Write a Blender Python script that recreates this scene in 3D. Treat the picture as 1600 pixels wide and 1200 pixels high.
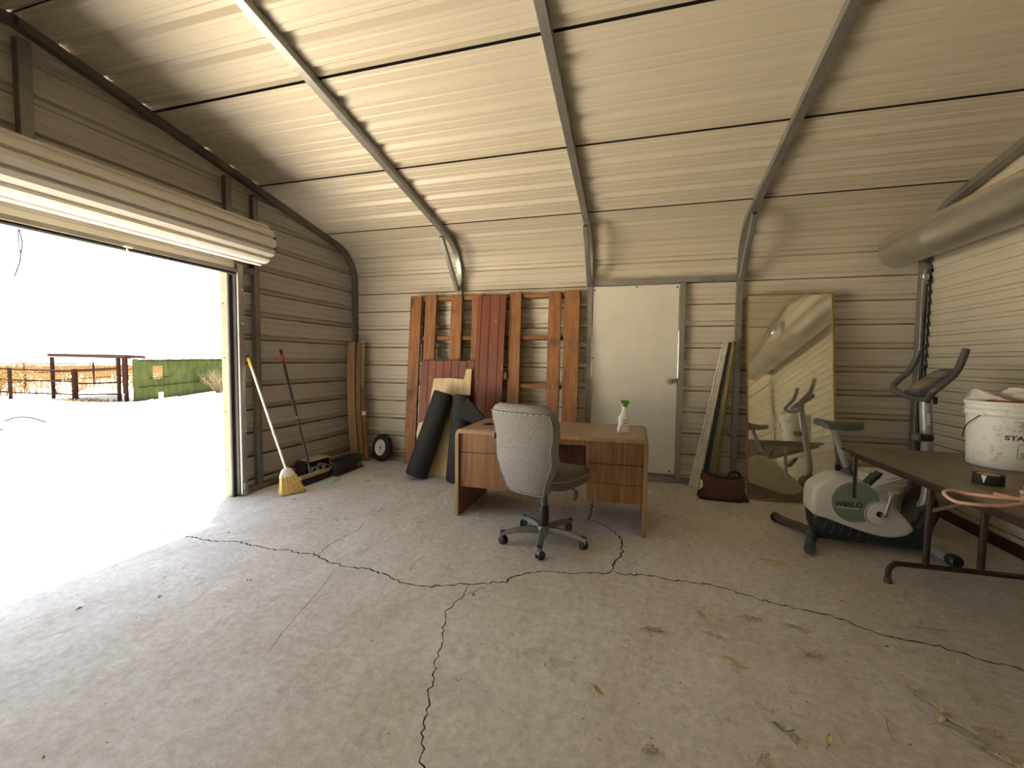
import bpy, math, random
from math import sin, cos, pi, radians as R, sqrt, hypot
from mathutils import Vector as V, Matrix, noise as mnoise
from mathutils.geometry import delaunay_2d_cdt

for o in list(bpy.data.objects):
    bpy.data.objects.remove(o)
S = bpy.context.scene
C = S.collection
rnd = random.Random(7)

# ------------------------------------------------------------------ camera
H = 1.30
cam = bpy.data.cameras.new('camera')
cam.sensor_fit = 'HORIZONTAL'; cam.sensor_width = 36.0
cam.lens = 679.85 / 1600 * 36.0
cam.clip_start = 0.02; cam.clip_end = 2000
co = bpy.data.objects.new('camera', cam); C.objects.link(co)
co.matrix_world = (Matrix.Translation((0, 0, H)) @ Matrix.Rotation(0.280284, 4, 'Z')
                   @ Matrix.Rotation(pi / 2 - 0.0532116, 4, 'X') @ Matrix.Rotation(0.0102362, 4, 'Z'))
S.camera = co

# ------------------------------------------------------------------ world, sun, exposure
w = bpy.data.worlds.new('world'); S.world = w; w.use_nodes = True
nt = w.node_tree; nt.nodes.clear()
sky = nt.nodes.new('ShaderNodeTexSky'); sky.sky_type = 'NISHITA'; sky.sun_disc = False
sky.sun_elevation = R(70); sky.sun_rotation = R(-41); sky.altitude = 900
sky.air_density = 1.0; sky.dust_density = 2.2; sky.ozone_density = 1.0
bg = nt.nodes.new('ShaderNodeBackground'); bg.inputs['Strength'].default_value = 0.25
wo = nt.nodes.new('ShaderNodeOutputWorld')
hs = nt.nodes.new('ShaderNodeHueSaturation'); hs.inputs['Saturation'].default_value = 0.55   # hazy, dusty sky
nt.links.new(sky.outputs[0], hs.inputs['Color']); nt.links.new(hs.outputs[0], bg.inputs[0]); nt.links.new(bg.outputs[0], wo.inputs[0])

sl = bpy.data.lights.new('sun', 'SUN'); sl.energy = 24.0; sl.angle = R(0.53); sl.color = (1.0, 0.95, 0.87)
so = bpy.data.objects.new('sun', sl); C.objects.link(so)
so.rotation_euler = V((0.49, -0.565, -2.08)).to_track_quat('-Z', 'Y').to_euler()
so.location = (-8, 9, 30)

S.view_settings.view_transform = 'Standard'; S.view_settings.look = 'None'
S.view_settings.gamma = 1.0; S.view_settings.use_curve_mapping = False
S.view_settings.exposure = 1.66
S.cycles.use_denoising = True
S.cycles.max_bounces = 14; S.cycles.diffuse_bounces = 9; S.cycles.glossy_bounces = 5
S.cycles.sample_clamp_indirect = 20.0

# ------------------------------------------------------------------ materials
MATS = {}
def nodes(name, rough=0.6, metal=0.0, spec=None):
    m = bpy.data.materials.new(name); m.use_nodes = True
    t = m.node_tree; b = t.nodes['Principled BSDF']
    b.inputs['Roughness'].default_value = rough; b.inputs['Metallic'].default_value = metal
    if spec is not None: b.inputs['Specular IOR Level'].default_value = spec
    MATS[name] = m
    return m, t, b
def tex(t, scale=5.0, detail=4.0, stretch=(1, 1, 1), rot=(0, 0, 0), rough=0.55, loc=(0, 0, 0), dist=0.0):
    c = t.nodes.new('ShaderNodeTexCoord'); mp = t.nodes.new('ShaderNodeMapping')
    mp.inputs['Scale'].default_value = stretch; mp.inputs['Rotation'].default_value = rot; mp.inputs['Location'].default_value = loc
    n = t.nodes.new('ShaderNodeTexNoise'); n.inputs['Scale'].default_value = scale
    n.inputs['Detail'].default_value = detail; n.inputs['Roughness'].default_value = rough; n.inputs['Distortion'].default_value = dist
    t.links.new(c.outputs['Object'], mp.inputs['Vector']); t.links.new(mp.outputs[0], n.inputs['Vector'])
    return n.outputs['Fac']
def ramp(t, fac, stops):
    r = t.nodes.new('ShaderNodeValToRGB'); e = r.color_ramp.elements
    while len(e) < len(stops): e.new(0.5)
    for i, (p, c) in enumerate(stops):
        e[i].position = p; e[i].color = (*c, 1) if len(c) == 3 else c
    t.links.new(fac, r.inputs[0]); return r.outputs[0]
def mix(t, fac, a, b, mode='MIX'):
    n = t.nodes.new('ShaderNodeMix'); n.data_type = 'RGBA'; n.blend_type = mode
    for s, v in ((n.inputs['Factor'], fac), (n.inputs['A'], a), (n.inputs['B'], b)):
        if isinstance(v, (int, float)): s.default_value = v
        elif isinstance(v, tuple): s.default_value = (*v, 1) if len(v) == 3 else v
        else: t.links.new(v, s)
    return n.outputs['Result']
def bump(t, b, fac, strength=0.3, dist=0.01):
    n = t.nodes.new('ShaderNodeBump'); n.inputs['Strength'].default_value = strength; n.inputs['Distance'].default_value = dist
    t.links.new(fac, n.inputs['Height']); t.links.new(n.outputs[0], b.inputs['Normal'])
def plain(name, col, rough=0.55, metal=0.0, var=0.18, scale=9.0, bmp=0.0, spec=None, stretch=(1, 1, 1)):
    m, t, b = nodes(name, rough, metal, spec)
    f = tex(t, scale, 4, stretch)
    lo = tuple(max(0, c * (1 - var)) for c in col); hi = tuple(min(1, c * (1 + var)) for c in col)
    t.links.new(ramp(t, f, [(0.3, lo), (0.7, hi)]), b.inputs['Base Color'])
    if bmp: bump(t, b, tex(t, scale * 6, 3, stretch), bmp, 0.004)
    return m
def wood(name, c1, c2, axis='z', rough=0.6, scale=14.0, dark=None):
    st = {'x': (0.06, 1, 1), 'y': (1, 0.06, 1), 'z': (1, 1, 0.06)}[axis]
    m, t, b = nodes(name, rough)
    f = tex(t, scale, 6, st, dist=1.2, rough=0.6)
    col = ramp(t, f, [(0.32, c1), (0.68, c2)])
    f2 = tex(t, scale * 4, 3, st)
    col = mix(t, 0.35, col, ramp(t, f2, [(0.35, tuple(c * 0.55 for c in c1)), (0.6, c2)]))
    if dark:
        k = ramp(t, tex(t, 3.5, 3), [(0.55, (0, 0, 0)), (0.72, (1, 1, 1))])
        col = mix(t, k, col, dark)
    t.links.new(col, b.inputs['Base Color']); bump(t, b, f2, 0.15, 0.003)
    return m

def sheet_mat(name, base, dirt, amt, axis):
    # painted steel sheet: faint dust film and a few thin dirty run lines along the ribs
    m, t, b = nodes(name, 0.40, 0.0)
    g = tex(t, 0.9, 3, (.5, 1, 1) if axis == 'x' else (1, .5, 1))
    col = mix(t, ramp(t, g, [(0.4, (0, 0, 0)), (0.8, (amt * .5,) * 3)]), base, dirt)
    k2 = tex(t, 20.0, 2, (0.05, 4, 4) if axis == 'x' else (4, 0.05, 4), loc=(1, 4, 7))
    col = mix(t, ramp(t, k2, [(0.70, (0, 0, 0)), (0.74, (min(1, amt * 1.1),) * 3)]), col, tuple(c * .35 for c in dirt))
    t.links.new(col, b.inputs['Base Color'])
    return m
sheet_mat('sheet_back', (0.54, 0.50, 0.415), (0.45, 0.37, 0.27), 0.20, 'x')
sheet_mat('sheet_roof', (0.525, 0.475, 0.378), (0.46, 0.40, 0.30), 0.0, 'x')
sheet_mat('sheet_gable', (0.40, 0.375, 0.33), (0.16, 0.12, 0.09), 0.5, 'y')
sheet_mat('sheet_rightgable', (0.54, 0.49, 0.39), (0.40, 0.33, 0.24), 0.35, 'y')
sheet_mat('curtain', (0.53, 0.50, 0.41), (0.36, 0.29, 0.2), 0.3, 'y')
sheet_mat('curtain_roll', (0.56, 0.535, 0.475), (0.45, 0.38, 0.29), 0.12, 'y')
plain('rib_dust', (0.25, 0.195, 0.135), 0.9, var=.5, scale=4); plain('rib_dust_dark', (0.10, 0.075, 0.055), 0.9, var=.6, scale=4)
def galv(name, col, rough=0.42, metal=0.75):
    m, t, b = nodes(name, rough, metal)
    v = t.nodes.new('ShaderNodeTexVoronoi'); v.inputs['Scale'].default_value = 60
    c = t.nodes.new('ShaderNodeTexCoord'); t.links.new(c.outputs['Object'], v.inputs['Vector'])
    a = mix(t, 0.5, ramp(t, v.outputs['Distance'], [(0.0, tuple(x * .8 for x in col)), (0.7, tuple(x * 1.15 for x in col))]),
            ramp(t, tex(t, 5, 5), [(0.3, tuple(x * .65 for x in col)), (0.7, tuple(x * 1.2 for x in col))]))
    t.links.new(a, b.inputs['Base Color']); return m
galv('galvanised', (0.34, 0.34, 0.32)); galv('galvanised_dark', (0.20, 0.19, 0.17), 0.5)
galv('zinc', (0.52, 0.51, 0.46), 0.34, 0.85); galv('zinc_bright', (0.62, 0.61, 0.56), 0.36, 0.7)
plain('jamb_paint', (0.22, 0.19, 0.14), 0.6, spec=.2); plain('door_paint', (0.64, 0.62, 0.545), 0.45, var=0.05, scale=2.5)
plain('dark_metal', (0.05, 0.045, 0.04), 0.5, 0.3); plain('rubber_and_seam_shade', (0.016, 0.016, 0.017), 0.75, bmp=0.2)
plain('black_plastic', (0.02, 0.02, 0.022), 0.42); plain('grey_plastic', (0.078, 0.081, 0.080), 0.5)
plain('silver_paint', (0.36, 0.37, 0.38), 0.35, 0.35); plain('silver_dull', (0.22, 0.22, 0.215), 0.42, 0.4)
plain('chrome', (0.75, 0.74, 0.72), 0.14, 1.0, var=0.05); plain('white_plastic', (0.78, 0.77, 0.72), 0.38, var=0.06)
plain('bike_white', (0.66, 0.65, 0.60), 0.36, var=0.08); plain('bike_green', (0.20, 0.235, 0.19), 0.4, var=0.08)
plain('bike_base', (0.022, 0.028, 0.032), 0.5); plain('brown_metal', (0.055, 0.036, 0.026), 0.4, 0.4)
plain('roll_mat', (0.013, 0.013, 0.0135), 0.8, bmp=0.35, scale=30); plain('cord_orange', (0.64, 0.39, 0.28), 0.5, var=.08)
plain('thread', (0.62, 0.60, 0.55), 0.8); plain('red', (0.40, 0.035, 0.04), 0.5); plain('yellow', (0.62, 0.46, 0.05), 0.5)
plain('bristle', (0.74, 0.56, 0.20), 0.8, var=.35, scale=60); plain('bottle_green', (0.07, 0.21, 0.02), 0.4)
plain('ink', (0.03, 0.03, 0.035), 0.6); plain('ink_grey', (0.40, 0.40, 0.40), 0.6); plain('teal', (0.36, 0.60, 0.55), 0.5)
plain('fabric_dark', (0.105, 0.095, 0.083), 0.9, bmp=0.4, scale=60)
plain('rust_pipe', (0.020, 0.011, 0.010), 0.9, 0, spec=0); plain('shelter_roof', (0.03, 0.02, 0.02), 0.9, spec=0)
plain('green_paint', (0.031, 0.040, 0.016), 0.9, spec=0, var=0.25, scale=2.0); plain('dry_twig', (0.42, 0.34, 0.22), 0.9, var=.35)
plain('dry_leaf', (0.46, 0.38, 0.17), 0.8, var=.3, scale=40); plain('green_leaf', (0.36, 0.37, 0.22), 0.8, var=.4, scale=40)
plain('chip_white', (0.70, 0.67, 0.58), 0.8); plain('outside_brush', (0.16, 0.105, 0.05), 0.9, var=.35, spec=0)
plain('outside_twig', (0.11, 0.09, 0.06), 0.9, spec=0); plain('pole_grey', (0.04, 0.035, 0.04), 0.9, spec=0)
plain('tan_metal', (0.50, 0.41, 0.25), 0.5, 0.2); plain('leather', (0.075, 0.028, 0.012), 0.5, var=.35, scale=6, bmp=.1)
plain('leather_dark', (0.03, 0.014, 0.010), 0.45); plain('strip_white', (0.72, 0.69, 0.61), 0.45); plain('strip_olive', (0.26, 0.22, 0.07), 0.45, 0.3)
plain('gold_frame', (0.40, 0.31, 0.12), 0.35, 0.8); plain('sand', (0.58, 0.50, 0.37), 0.95, var=.10, scale=.8)
plain('bag_film', (0.72, 0.70, 0.64), 0.3); plain('crack_dirt', (0.035, 0.028, 0.02), 0.95); plain('screen', (0.24, 0.18, 0.10), 0.25)
wood('oak_veneer', (0.155, 0.066, 0.027), (0.30, 0.145, 0.062), 'z', 0.45, 16)
wood('desk_top', (0.27, 0.185, 0.115), (0.385, 0.275, 0.17), 'x', 0.5, 10)
wood('desk_edge', (0.30, 0.165, 0.07), (0.43, 0.26, 0.12), 'z', 0.45, 10)
wood('pallet_wood', (0.17, 0.066, 0.021), (0.35, 0.155, 0.053), 'z', 0.65, 9, dark=(0.10, 0.045, 0.02))
wood('pallet_rail', (0.17, 0.066, 0.022), (0.35, 0.155, 0.055), 'x', 0.65, 9)
wood('plywood', (0.56, 0.42, 0.22), (0.72, 0.58, 0.35), 'z', 0.7, 5)
wood('corner_plank', (0.27, 0.165, 0.09), (0.40, 0.26, 0.15), 'z', 0.7, 10)
wood('corner_plank_dim', (0.20, 0.118, 0.062), (0.31, 0.195, 0.11), 'z', 0.7, 10)
wood('corner_plank_red', (0.17, 0.062, 0.025), (0.30, 0.125, 0.05), 'z', 0.6, 10)
wood('table_top', (0.135, 0.105, 0.072), (0.22, 0.175, 0.122), 'y', 0.5, 7)
wood('board_tan', (0.40, 0.30, 0.17), (0.52, 0.40, 0.24), 'y', 0.6, 8)
# red painted boards: chipped paint shows the wood
m, t, b = nodes('red_boards', 0.55)
f = tex(t, 26, 5, (1, 1, 0.3)); g = tex(t, 5, 5, (1, 1, .2))
col = ramp(t, g, [(0.3, (0.125, 0.027, 0.010)), (0.7, (0.20, 0.053, 0.018))])
t.links.new(mix(t, ramp(t, f, [(0.66, (0, 0, 0)), (0.71, (1, 1, 1))]), col, (0.48, 0.25, 0.10)), b.inputs['Base Color'])
# chair weave
m, t, b = nodes('fabric', 0.95)
f = tex(t, 240, 2, (1, 1, .6)); g = tex(t, 3, 4)
col = mix(t, 0.35, ramp(t, f, [(0.35, (0.11, 0.107, 0.104)), (0.65, (0.31, 0.302, 0.292))]), ramp(t, g, [(0.3, (0.18, 0.173, 0.166)), (0.7, (0.27, 0.26, 0.25))]))
t.links.new(col, b.inputs['Base Color']); bump(t, b, f, 0.25, 0.002)
# stained bucket plastic
m, t, b = nodes('bucket_plastic', 0.42)
col = mix(t, ramp(t, tex(t, 16, 6, rough=.7), [(0.56, (0, 0, 0)), (0.68, (.75,) * 3)]), (0.80, 0.81, 0.78), (0.45, 0.36, 0.25))
col = mix(t, ramp(t, tex(t, 7, 6, loc=(4, 2, 1), rough=.65), [(0.55, (0, 0, 0)), (0.72, (.6,) * 3)]), col, (0.50, 0.44, 0.35))
t.links.new(col, b.inputs['Base Color'])
# concrete: trowelled grey with brown dust drifts, scuffs and painted dimming to the right
m, t, b = nodes('concrete', 0.62)
big = tex(t, 0.55, 5, rough=.6, dist=.5); mid = tex(t, 2.6, 6, (1, .6, 1), (0, 0, .5), rough=.65, dist=1.0); fine = tex(t, 24, 8, rough=.75)
col = ramp(t, mid, [(0.30, (0.52, 0.505, 0.475)), (0.5, (0.64, 0.63, 0.605)), (0.72, (0.74, 0.735, 0.715))])
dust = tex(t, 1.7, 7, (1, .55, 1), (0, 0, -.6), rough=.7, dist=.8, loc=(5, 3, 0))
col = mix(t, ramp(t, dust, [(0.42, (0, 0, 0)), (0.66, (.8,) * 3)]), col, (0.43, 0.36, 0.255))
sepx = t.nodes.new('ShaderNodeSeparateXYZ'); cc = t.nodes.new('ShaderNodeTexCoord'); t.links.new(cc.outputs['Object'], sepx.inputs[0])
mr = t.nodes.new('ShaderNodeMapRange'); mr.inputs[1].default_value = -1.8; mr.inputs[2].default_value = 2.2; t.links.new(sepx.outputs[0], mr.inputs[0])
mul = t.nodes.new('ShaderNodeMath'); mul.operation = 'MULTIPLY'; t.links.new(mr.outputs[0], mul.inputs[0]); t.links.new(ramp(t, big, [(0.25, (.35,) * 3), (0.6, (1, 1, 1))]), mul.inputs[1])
col = mix(t, ramp(t, mul.outputs[0], [(0.1, (0, 0, 0)), (0.9, (.62,) * 3)]), col, (0.355, 0.28, 0.185))  # browner to the right: paints in dimmer, warmer light there, plus some dust
col = mix(t, 0.45, col, ramp(t, fine, [(0.32, (0.30, 0.275, 0.235)), (0.68, (0.84, 0.82, 0.785))]))
gr_ = tex(t, 9, 8, (1, .5, 1), (0, 0, .9), rough=.8, dist=1.5, loc=(2, 9, 0))
col = mix(t, ramp(t, gr_, [(0.54, (0, 0, 0)), (0.66, (.55,) * 3)]), col, (0.33, 0.28, 0.21))
sc = tex(t, 3.2, 4, (.25, 2.0, 1), (0, 0, .35), dist=.6, loc=(1, 7, 0))
col = mix(t, ramp(t, sc, [(0.60, (0, 0, 0)), (0.70, (.35,) * 3)]), col, (0.50, 0.49, 0.46))
sp = tex(t, 70, 3, rough=.5)
col = mix(t, ramp(t, sp, [(0.70, (0, 0, 0)), (0.76, (.7,) * 3)]), col, (0.15, 0.11, 0.07))
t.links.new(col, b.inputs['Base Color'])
ad = t.nodes.new('ShaderNodeMath'); t.links.new(mid, ad.inputs[0]); t.links.new(fine, ad.inputs[1]); bump(t, b, ad.outputs[0], 0.5, 0.014)
# mirror silvering under dust
m, t, b = nodes('mirror_glass', 0.03, 1.0)
b.inputs['Base Color'].default_value = (0.80, 0.78, 0.66, 1)
t.links.new(ramp(t, tex(t, 9, 6), [(0.45, (0.02,) * 3), (0.8, (0.10,) * 3)]), b.inputs['Roughness'])
ms = t.nodes.new('ShaderNodeMixShader'); df = t.nodes.new('ShaderNodeBsdfDiffuse'); df.inputs[0].default_value = (0.62, 0.56, 0.42, 1)
out = t.nodes['Material Output']
t.links.new(ramp(t, tex(t, 2.2, 6, rough=.7), [(0.3, (0.16,) * 3), (0.75, (0.34,) * 3)]), ms.inputs[0])
t.links.new(b.outputs[0], ms.inputs[1]); t.links.new(df.outputs[0], ms.inputs[2]); t.links.new(ms.outputs[0], out.inputs[0])

# ------------------------------------------------------------------ mesh helpers
class MB:
    def __init__(s): s.v = []; s.f = []; s.mi = []
    def add(s, vs, fs, mi=0):
        k = len(s.v); s.v += [tuple(p) for p in vs]
        for f in fs: s.f.append(tuple(i + k for i in f)); s.mi.append(mi)
        return s
    def box(s, c, size, rot=None, ch=0.0, mi=0):
        hx, hy, hz = (q / 2 for q in size); ch = min(ch, hx * .9, hy * .9, hz * .9)
        c = V(c); Rm = rot or Matrix.Identity(3)
        if ch <= 0:
            vs = [c + Rm @ V((x * hx, y * hy, z * hz)) for x in (-1, 1) for y in (-1, 1) for z in (-1, 1)]
            return s.add(vs, [(0, 1, 3, 2), (4, 6, 7, 5), (0, 4, 5, 1), (2, 3, 7, 6), (0, 2, 6, 4), (1, 5, 7, 3)], mi)
        vs = []; ix = {}
        for x in (-1, 1):
            for y in (-1, 1):
                for z in (-1, 1):
                    for a in range(3):
                        p = [x * (hx - ch), y * (hy - ch), z * (hz - ch)]; p[a] = (x * hx, y * hy, z * hz)[a]
                        ix[x, y, z, a] = len(vs); vs.append(c + Rm @ V(p))
        fs = []
        for a in range(3):
            o1, o2 = [k for k in range(3) if k != a]
            for sg in (-1, 1):
                q = []
                for u, v_ in ((-1, -1), (1, -1), (1, 1), (-1, 1)):
                    k = [0, 0, 0]; k[a] = sg; k[o1] = u; k[o2] = v_; q.append(ix[(*k, a)])
                fs.append(q)
            for u in (-1, 1):
                for v_ in (-1, 1):
                    k0 = [0, 0, 0]; k0[a] = -1; k0[o1] = u; k0[o2] = v_; k1 = list(k0); k1[a] = 1
                    fs.append([ix[(*k0, o1)], ix[(*k1, o1)], ix[(*k1, o2)], ix[(*k0, o2)]])
        for x in (-1, 1):
            for y in (-1, 1):
                for z in (-1, 1): fs.append([ix[x, y, z, a] for a in range(3)])
        return s.add(vs, fs, mi)
    def bar(s, p0, p1, w, h, up=(0, 0, 1), ch=0.0, mi=0):
        p0, p1 = V(p0), V(p1); d = p1 - p0; L = d.length; z = d.normalized(); u = V(up)
        x = u.cross(z)
        if x.length < 1e-4: x = V((1, 0, 0)).cross(z)
        x.normalize(); y = z.cross(x)
        return s.box((p0 + p1) / 2, (w, h, L), Matrix((x, y, z)).transposed(), ch, mi)
    def tube(s, pts, r, n=10, caps=True, closed=False, mi=0):
        pts = [V(p) for p in pts]; N = len(pts)
        rr = r if isinstance(r, (list, tuple)) else [r] * N
        nrm = None; vs = []; fs = []
        for i, p in enumerate(pts):
            a = pts[(i - 1) % N] if (closed or i > 0) else p; c = pts[(i + 1) % N] if (closed or i < N - 1) else p
            tg = (c - a).normalized()
            if nrm is None:
                nrm = tg.orthogonal().normalized()
            else:
                nrm = (nrm - tg * nrm.dot(tg))
                nrm = nrm.normalized() if nrm.length > 1e-6 else tg.orthogonal().normalized()
            bn = tg.cross(nrm)
            vs += [p + (nrm * cos(2 * pi * k / n) + bn * sin(2 * pi * k / n)) * rr[i] for k in range(n)]
        for i in range(N if closed else N - 1):
            j = (i + 1) % N
            for k in range(n):
                l = (k + 1) % n; fs.append((i * n + k, i * n + l, j * n + l, j * n + k))
        if caps and not closed: fs += [tuple(range(n))[::-1], tuple((N - 1) * n + k for k in range(n))]
        return s.add(vs, fs, mi)
    def lathe(s, prof, n=24, M=None, mi=0, closed=False):
        M = M or Matrix.Identity(4); vs = []; fs = []; N = len(prof)
        for r_, z in prof: vs += [M @ V((r_ * cos(2 * pi * k / n), r_ * sin(2 * pi * k / n), z)) for k in range(n)]
        for i in range(N if closed else N - 1):
            j = (i + 1) % N
            for k in range(n):
                l = (k + 1) % n; fs.append((i * n + k, i * n + l, j * n + l, j * n + k))
        if not closed:
            if prof[0][0] > 1e-5: fs.append(tuple(range(n))[::-1])
            if prof[-1][0] > 1e-5: fs.append(tuple((N - 1) * n + k for k in range(n)))
        return s.add(vs, fs, mi)
    def prism(s, poly, fn, d0, d1, mi=0):
        n = len(poly)
        vs = [fn(a, b_, d0) for a, b_ in poly] + [fn(a, b_, d1) for a, b_ in poly]
        fs = [tuple(range(n))[::-1], tuple(range(n, 2 * n))] + [(i, (i + 1) % n, n + (i + 1) % n, n + i) for i in range(n)]
        return s.add(vs, fs, mi)
    def pillow(s, poly, fn, d0, d1, rnd_, mi=0, steps=3):
        # prism with rounded rims: outline shrinks towards both faces
        n = len(poly); cx = sum(p[0] for p in poly) / n; cy = sum(p[1] for p in poly) / n
        R_ = sum(hypot(p[0] - cx, p[1] - cy) for p in poly) / n
        ring = []
        for k in range(steps + 1):
            a = pi / 2 * k / steps
            ring.append((d0 + rnd_ * (1 - cos(a)), 1 - rnd_ * (1 - sin(a)) / R_))
        full = ring + [(d1 - (d - d0), sc_) for d, sc_ in reversed(ring)]
        vs = []; fs = []
        for d, k in full: vs += [fn(cx + (a - cx) * k, cy + (b_ - cy) * k, d) for a, b_ in poly]
        for i in range(len(full) - 1):
            for j in range(n):
                l = (j + 1) % n; fs.append((i * n + j, i * n + l, (i + 1) * n + l, (i + 1) * n + j))
        fs += [tuple(range(n))[::-1], tuple((len(full) - 1) * n + j for j in range(n))]
        return s.add(vs, fs, mi)
    def grid(s, fn, nu, nv, mi=0, wrapu=False):
        vs = [fn(i / (nu - (0 if wrapu else 1)), j / (nv - 1)) for j in range(nv) for i in range(nu)]
        fs = []
        for j in range(nv - 1):
            for i in range(nu if wrapu else nu - 1):
                k = (i + 1) % nu; fs.append((j * nu + i, j * nu + k, (j + 1) * nu + k, (j + 1) * nu + i))
        return s.add(vs, fs, mi)

ROOT = {}
def link(o, parent=None):
    C.objects.link(o)
    if parent is not None: o.parent = parent
    return o
def tag(o, label=None, cat=None, group=None, kind=None):
    for k, v_ in (('label', label), ('category', cat), ('group', group), ('kind', kind)):
        if v_: o[k] = v_
    return o
def root(name, loc, label, cat, rz=0.0, group=None, kind=None):
    o = bpy.data.objects.new(name, None); o.empty_display_size = 0.05
    o.location = loc; o.rotation_euler = (0, 0, rz); link(o)
    ROOT[o.name] = Matrix.Translation(V(loc)) @ Matrix.Rotation(rz, 4, 'Z')
    return tag(o, label, cat, group, kind)
def world_of(o): return ROOT.get(o.name, Matrix.Identity(4))
def obj(name, mb, mat, parent=None, local=False, smooth=35, label=None):
    """mesh object; vertices are given in world space unless local"""
    vs = [V(p) for p in mb.v]
    if parent is None:
        xs = [p.x for p in vs]; ys = [p.y for p in vs]; zs = [p.z for p in vs]
        c = V(((min(xs) + max(xs)) / 2, (min(ys) + max(ys)) / 2, min(zs)))
        M = Matrix.Translation(c)
    else: M = Matrix.Identity(4) if local else world_of(parent)
    Mi = M.inverted()
    me = bpy.data.meshes.new(name); me.from_pydata([Mi @ p for p in vs], [], mb.f)
    for mm in (mat if isinstance(mat, (list, tuple)) else [mat]): me.materials.append(MATS[mm])
    if isinstance(mat, (list, tuple)): me.polygons.foreach_set('material_index', mb.mi)
    import bmesh
    bm = bmesh.new(); bm.from_mesh(me); bmesh.ops.recalc_face_normals(bm, faces=bm.faces); bm.to_mesh(me); bm.free()
    if smooth:
        me.polygons.foreach_set('use_smooth', [True] * len(me.polygons)); me.set_sharp_from_angle(angle=R(smooth))
    me.update()
    o = bpy.data.objects.new(name, me)
    if parent is None: o.location = M.translation; ROOT[o.name] = M
    else: ROOT[o.name] = world_of(parent)
    link(o, parent)
    if label: o['label'] = label
    return o
def solo(name, mb, mat, label, cat, group=None, kind=None, smooth=35):
    return tag(obj(name, mb, mat, None, smooth=smooth), label, cat, group, kind)
def smoothpath(pts, n=6, closed=False):
    pts = [V(p) for p in pts]; out_ = []; N = len(pts)
    rng_ = range(N) if closed else range(N - 1)
    for i in rng_:
        p1, p2 = pts[i], pts[(i + 1) % N]
        p0 = pts[i - 1] if (closed or i > 0) else p1 * 2 - p2
        p3 = pts[(i + 2) % N] if (closed or i < N - 2) else p2 * 2 - p1
        for k in range(n):
            u = k / n
            out_.append(0.5 * ((2 * p1) + (p2 - p0) * u + (2 * p0 - 5 * p1 + 4 * p2 - p3) * u * u + (3 * p1 - p0 - 3 * p2 + p3) * u ** 3))
    if not closed: out_.append(pts[-1])
    return out_
def axisM(origin, d, roll=0.0):
    return Matrix.Translation(V(origin)) @ V(d).to_track_quat('Z', 'Y').to_matrix().to_4x4() @ Matrix.Rotation(roll, 4, 'Z')
XZ = lambda a, b_, d: V((a, d, b_))
YZ = lambda a, b_, d: V((d, a, b_))
XY = lambda a, b_, d: V((a, b_, d))

# ------------------------------------------------------------------ the shed: section curve of back wall, eave bend and roof
YB = 5.0; XL = -3.62; XR = 2.60; YRIDGE = 1.75
Z0 = 2.284; RB = 0.45; AL = math.atan(0.2); TURN = pi / 2 - AL; S1 = Z0; S2 = Z0 + RB * TURN
RY0 = YB - RB + RB * cos(TURN); RZ0 = Z0 + RB * sin(TURN)
SR = S2 + (RY0 - YRIDGE) / cos(AL); ZRIDGE = RZ0 + (RY0 - YRIDGE) * 0.2
def sec(s):
    """point and outward normal in (y, z) at arc length s from the foot of the back wall"""
    if s <= S1: return (YB, s), (1, 0)
    if s <= S2:
        a = (s - S1) / RB; return (YB - RB + RB * cos(a), Z0 + RB * sin(a)), (cos(a), sin(a))
    d = s - S2; return (RY0 - d * cos(AL), RZ0 + d * sin(AL)), (sin(AL), cos(AL))
def roof_y(z):
    """back y of the section at height z"""
    if z <= Z0: return YB
    if z <= RZ0: return YB - RB + sqrt(max(0, RB * RB - (z - Z0) ** 2))
    return max(YRIDGE, RY0 - (z - RZ0) / 0.2)
def rib_points(s0, s1, ribs, pitch, slot=False):
    pts = []
    for c in ribs:
        hw_ = .044 if slot else .034
        pts += [(c - hw_, 0), (c - .017, .026), (c + .017, .026), (c + hw_, 0)]
        for q in (1 / 3, 2 / 3):
            mm = c + pitch * q; pts += [(mm - .014, 0), (mm - .006, .004), (mm + .006, .004), (mm + .014, 0)]
    lo = s0 + (0.023 if slot else 0)
    pts = [p for p in pts if lo + .004 < p[0] < s1 - .004]
    k = S1
    while k < S2:
        if lo < k < s1 and not any(c - .034 < k < c + .034 for c in ribs): pts.append((k, 0))
        k += 0.045
    pts.sort()
    head = [(s0 - .02, .055), (s0 + .020, .055), (s0 + .022, 0)] if slot else [(s0 - .012, .003), (s0, .003), (s0 + .001, 0)]
    return head + pts + ([(s1, 0), (s1 + .001, .062)] if slot or s1 > 3.1 else [(s1, 0)])
def section_sheet(name, parent, prof, x0, x1, mat, mirror=False):
    mb = MB(); vs = []
    for s_, off in prof:
        (y, z), n = sec(s_); y += n[0] * off; z += n[1] * off
        if mirror: y = 2 * YRIDGE - y
        vs += [(x0, y, z), (x1, y, z)]
    for i in range(len(prof) - 1):
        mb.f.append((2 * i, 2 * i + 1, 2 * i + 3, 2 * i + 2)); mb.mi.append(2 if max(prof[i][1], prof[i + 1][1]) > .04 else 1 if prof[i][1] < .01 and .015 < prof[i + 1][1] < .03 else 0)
    mb.v = vs
    return obj(name, mb, [mat, 'rib_dust' if mat == 'sheet_back' else mat, 'rubber_and_seam_shade'], parent, smooth=12)  # third material blackens the seam slots, painting in the shade of the lap gaps
WR = [0.104 + .2297 * k for k in range(-1, 13)]
RR = [3.121 + .045 + .244 * k for k in range(-1, 12)]
XA, XB = XL - .02, XR + .02
DX0, DX1, DZ1 = -0.503, 0.413, 2.125
wb = root('wall_back', (0, YB, 0), 'cream ribbed steel back wall with the white walk door', 'wall', kind='structure')
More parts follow.
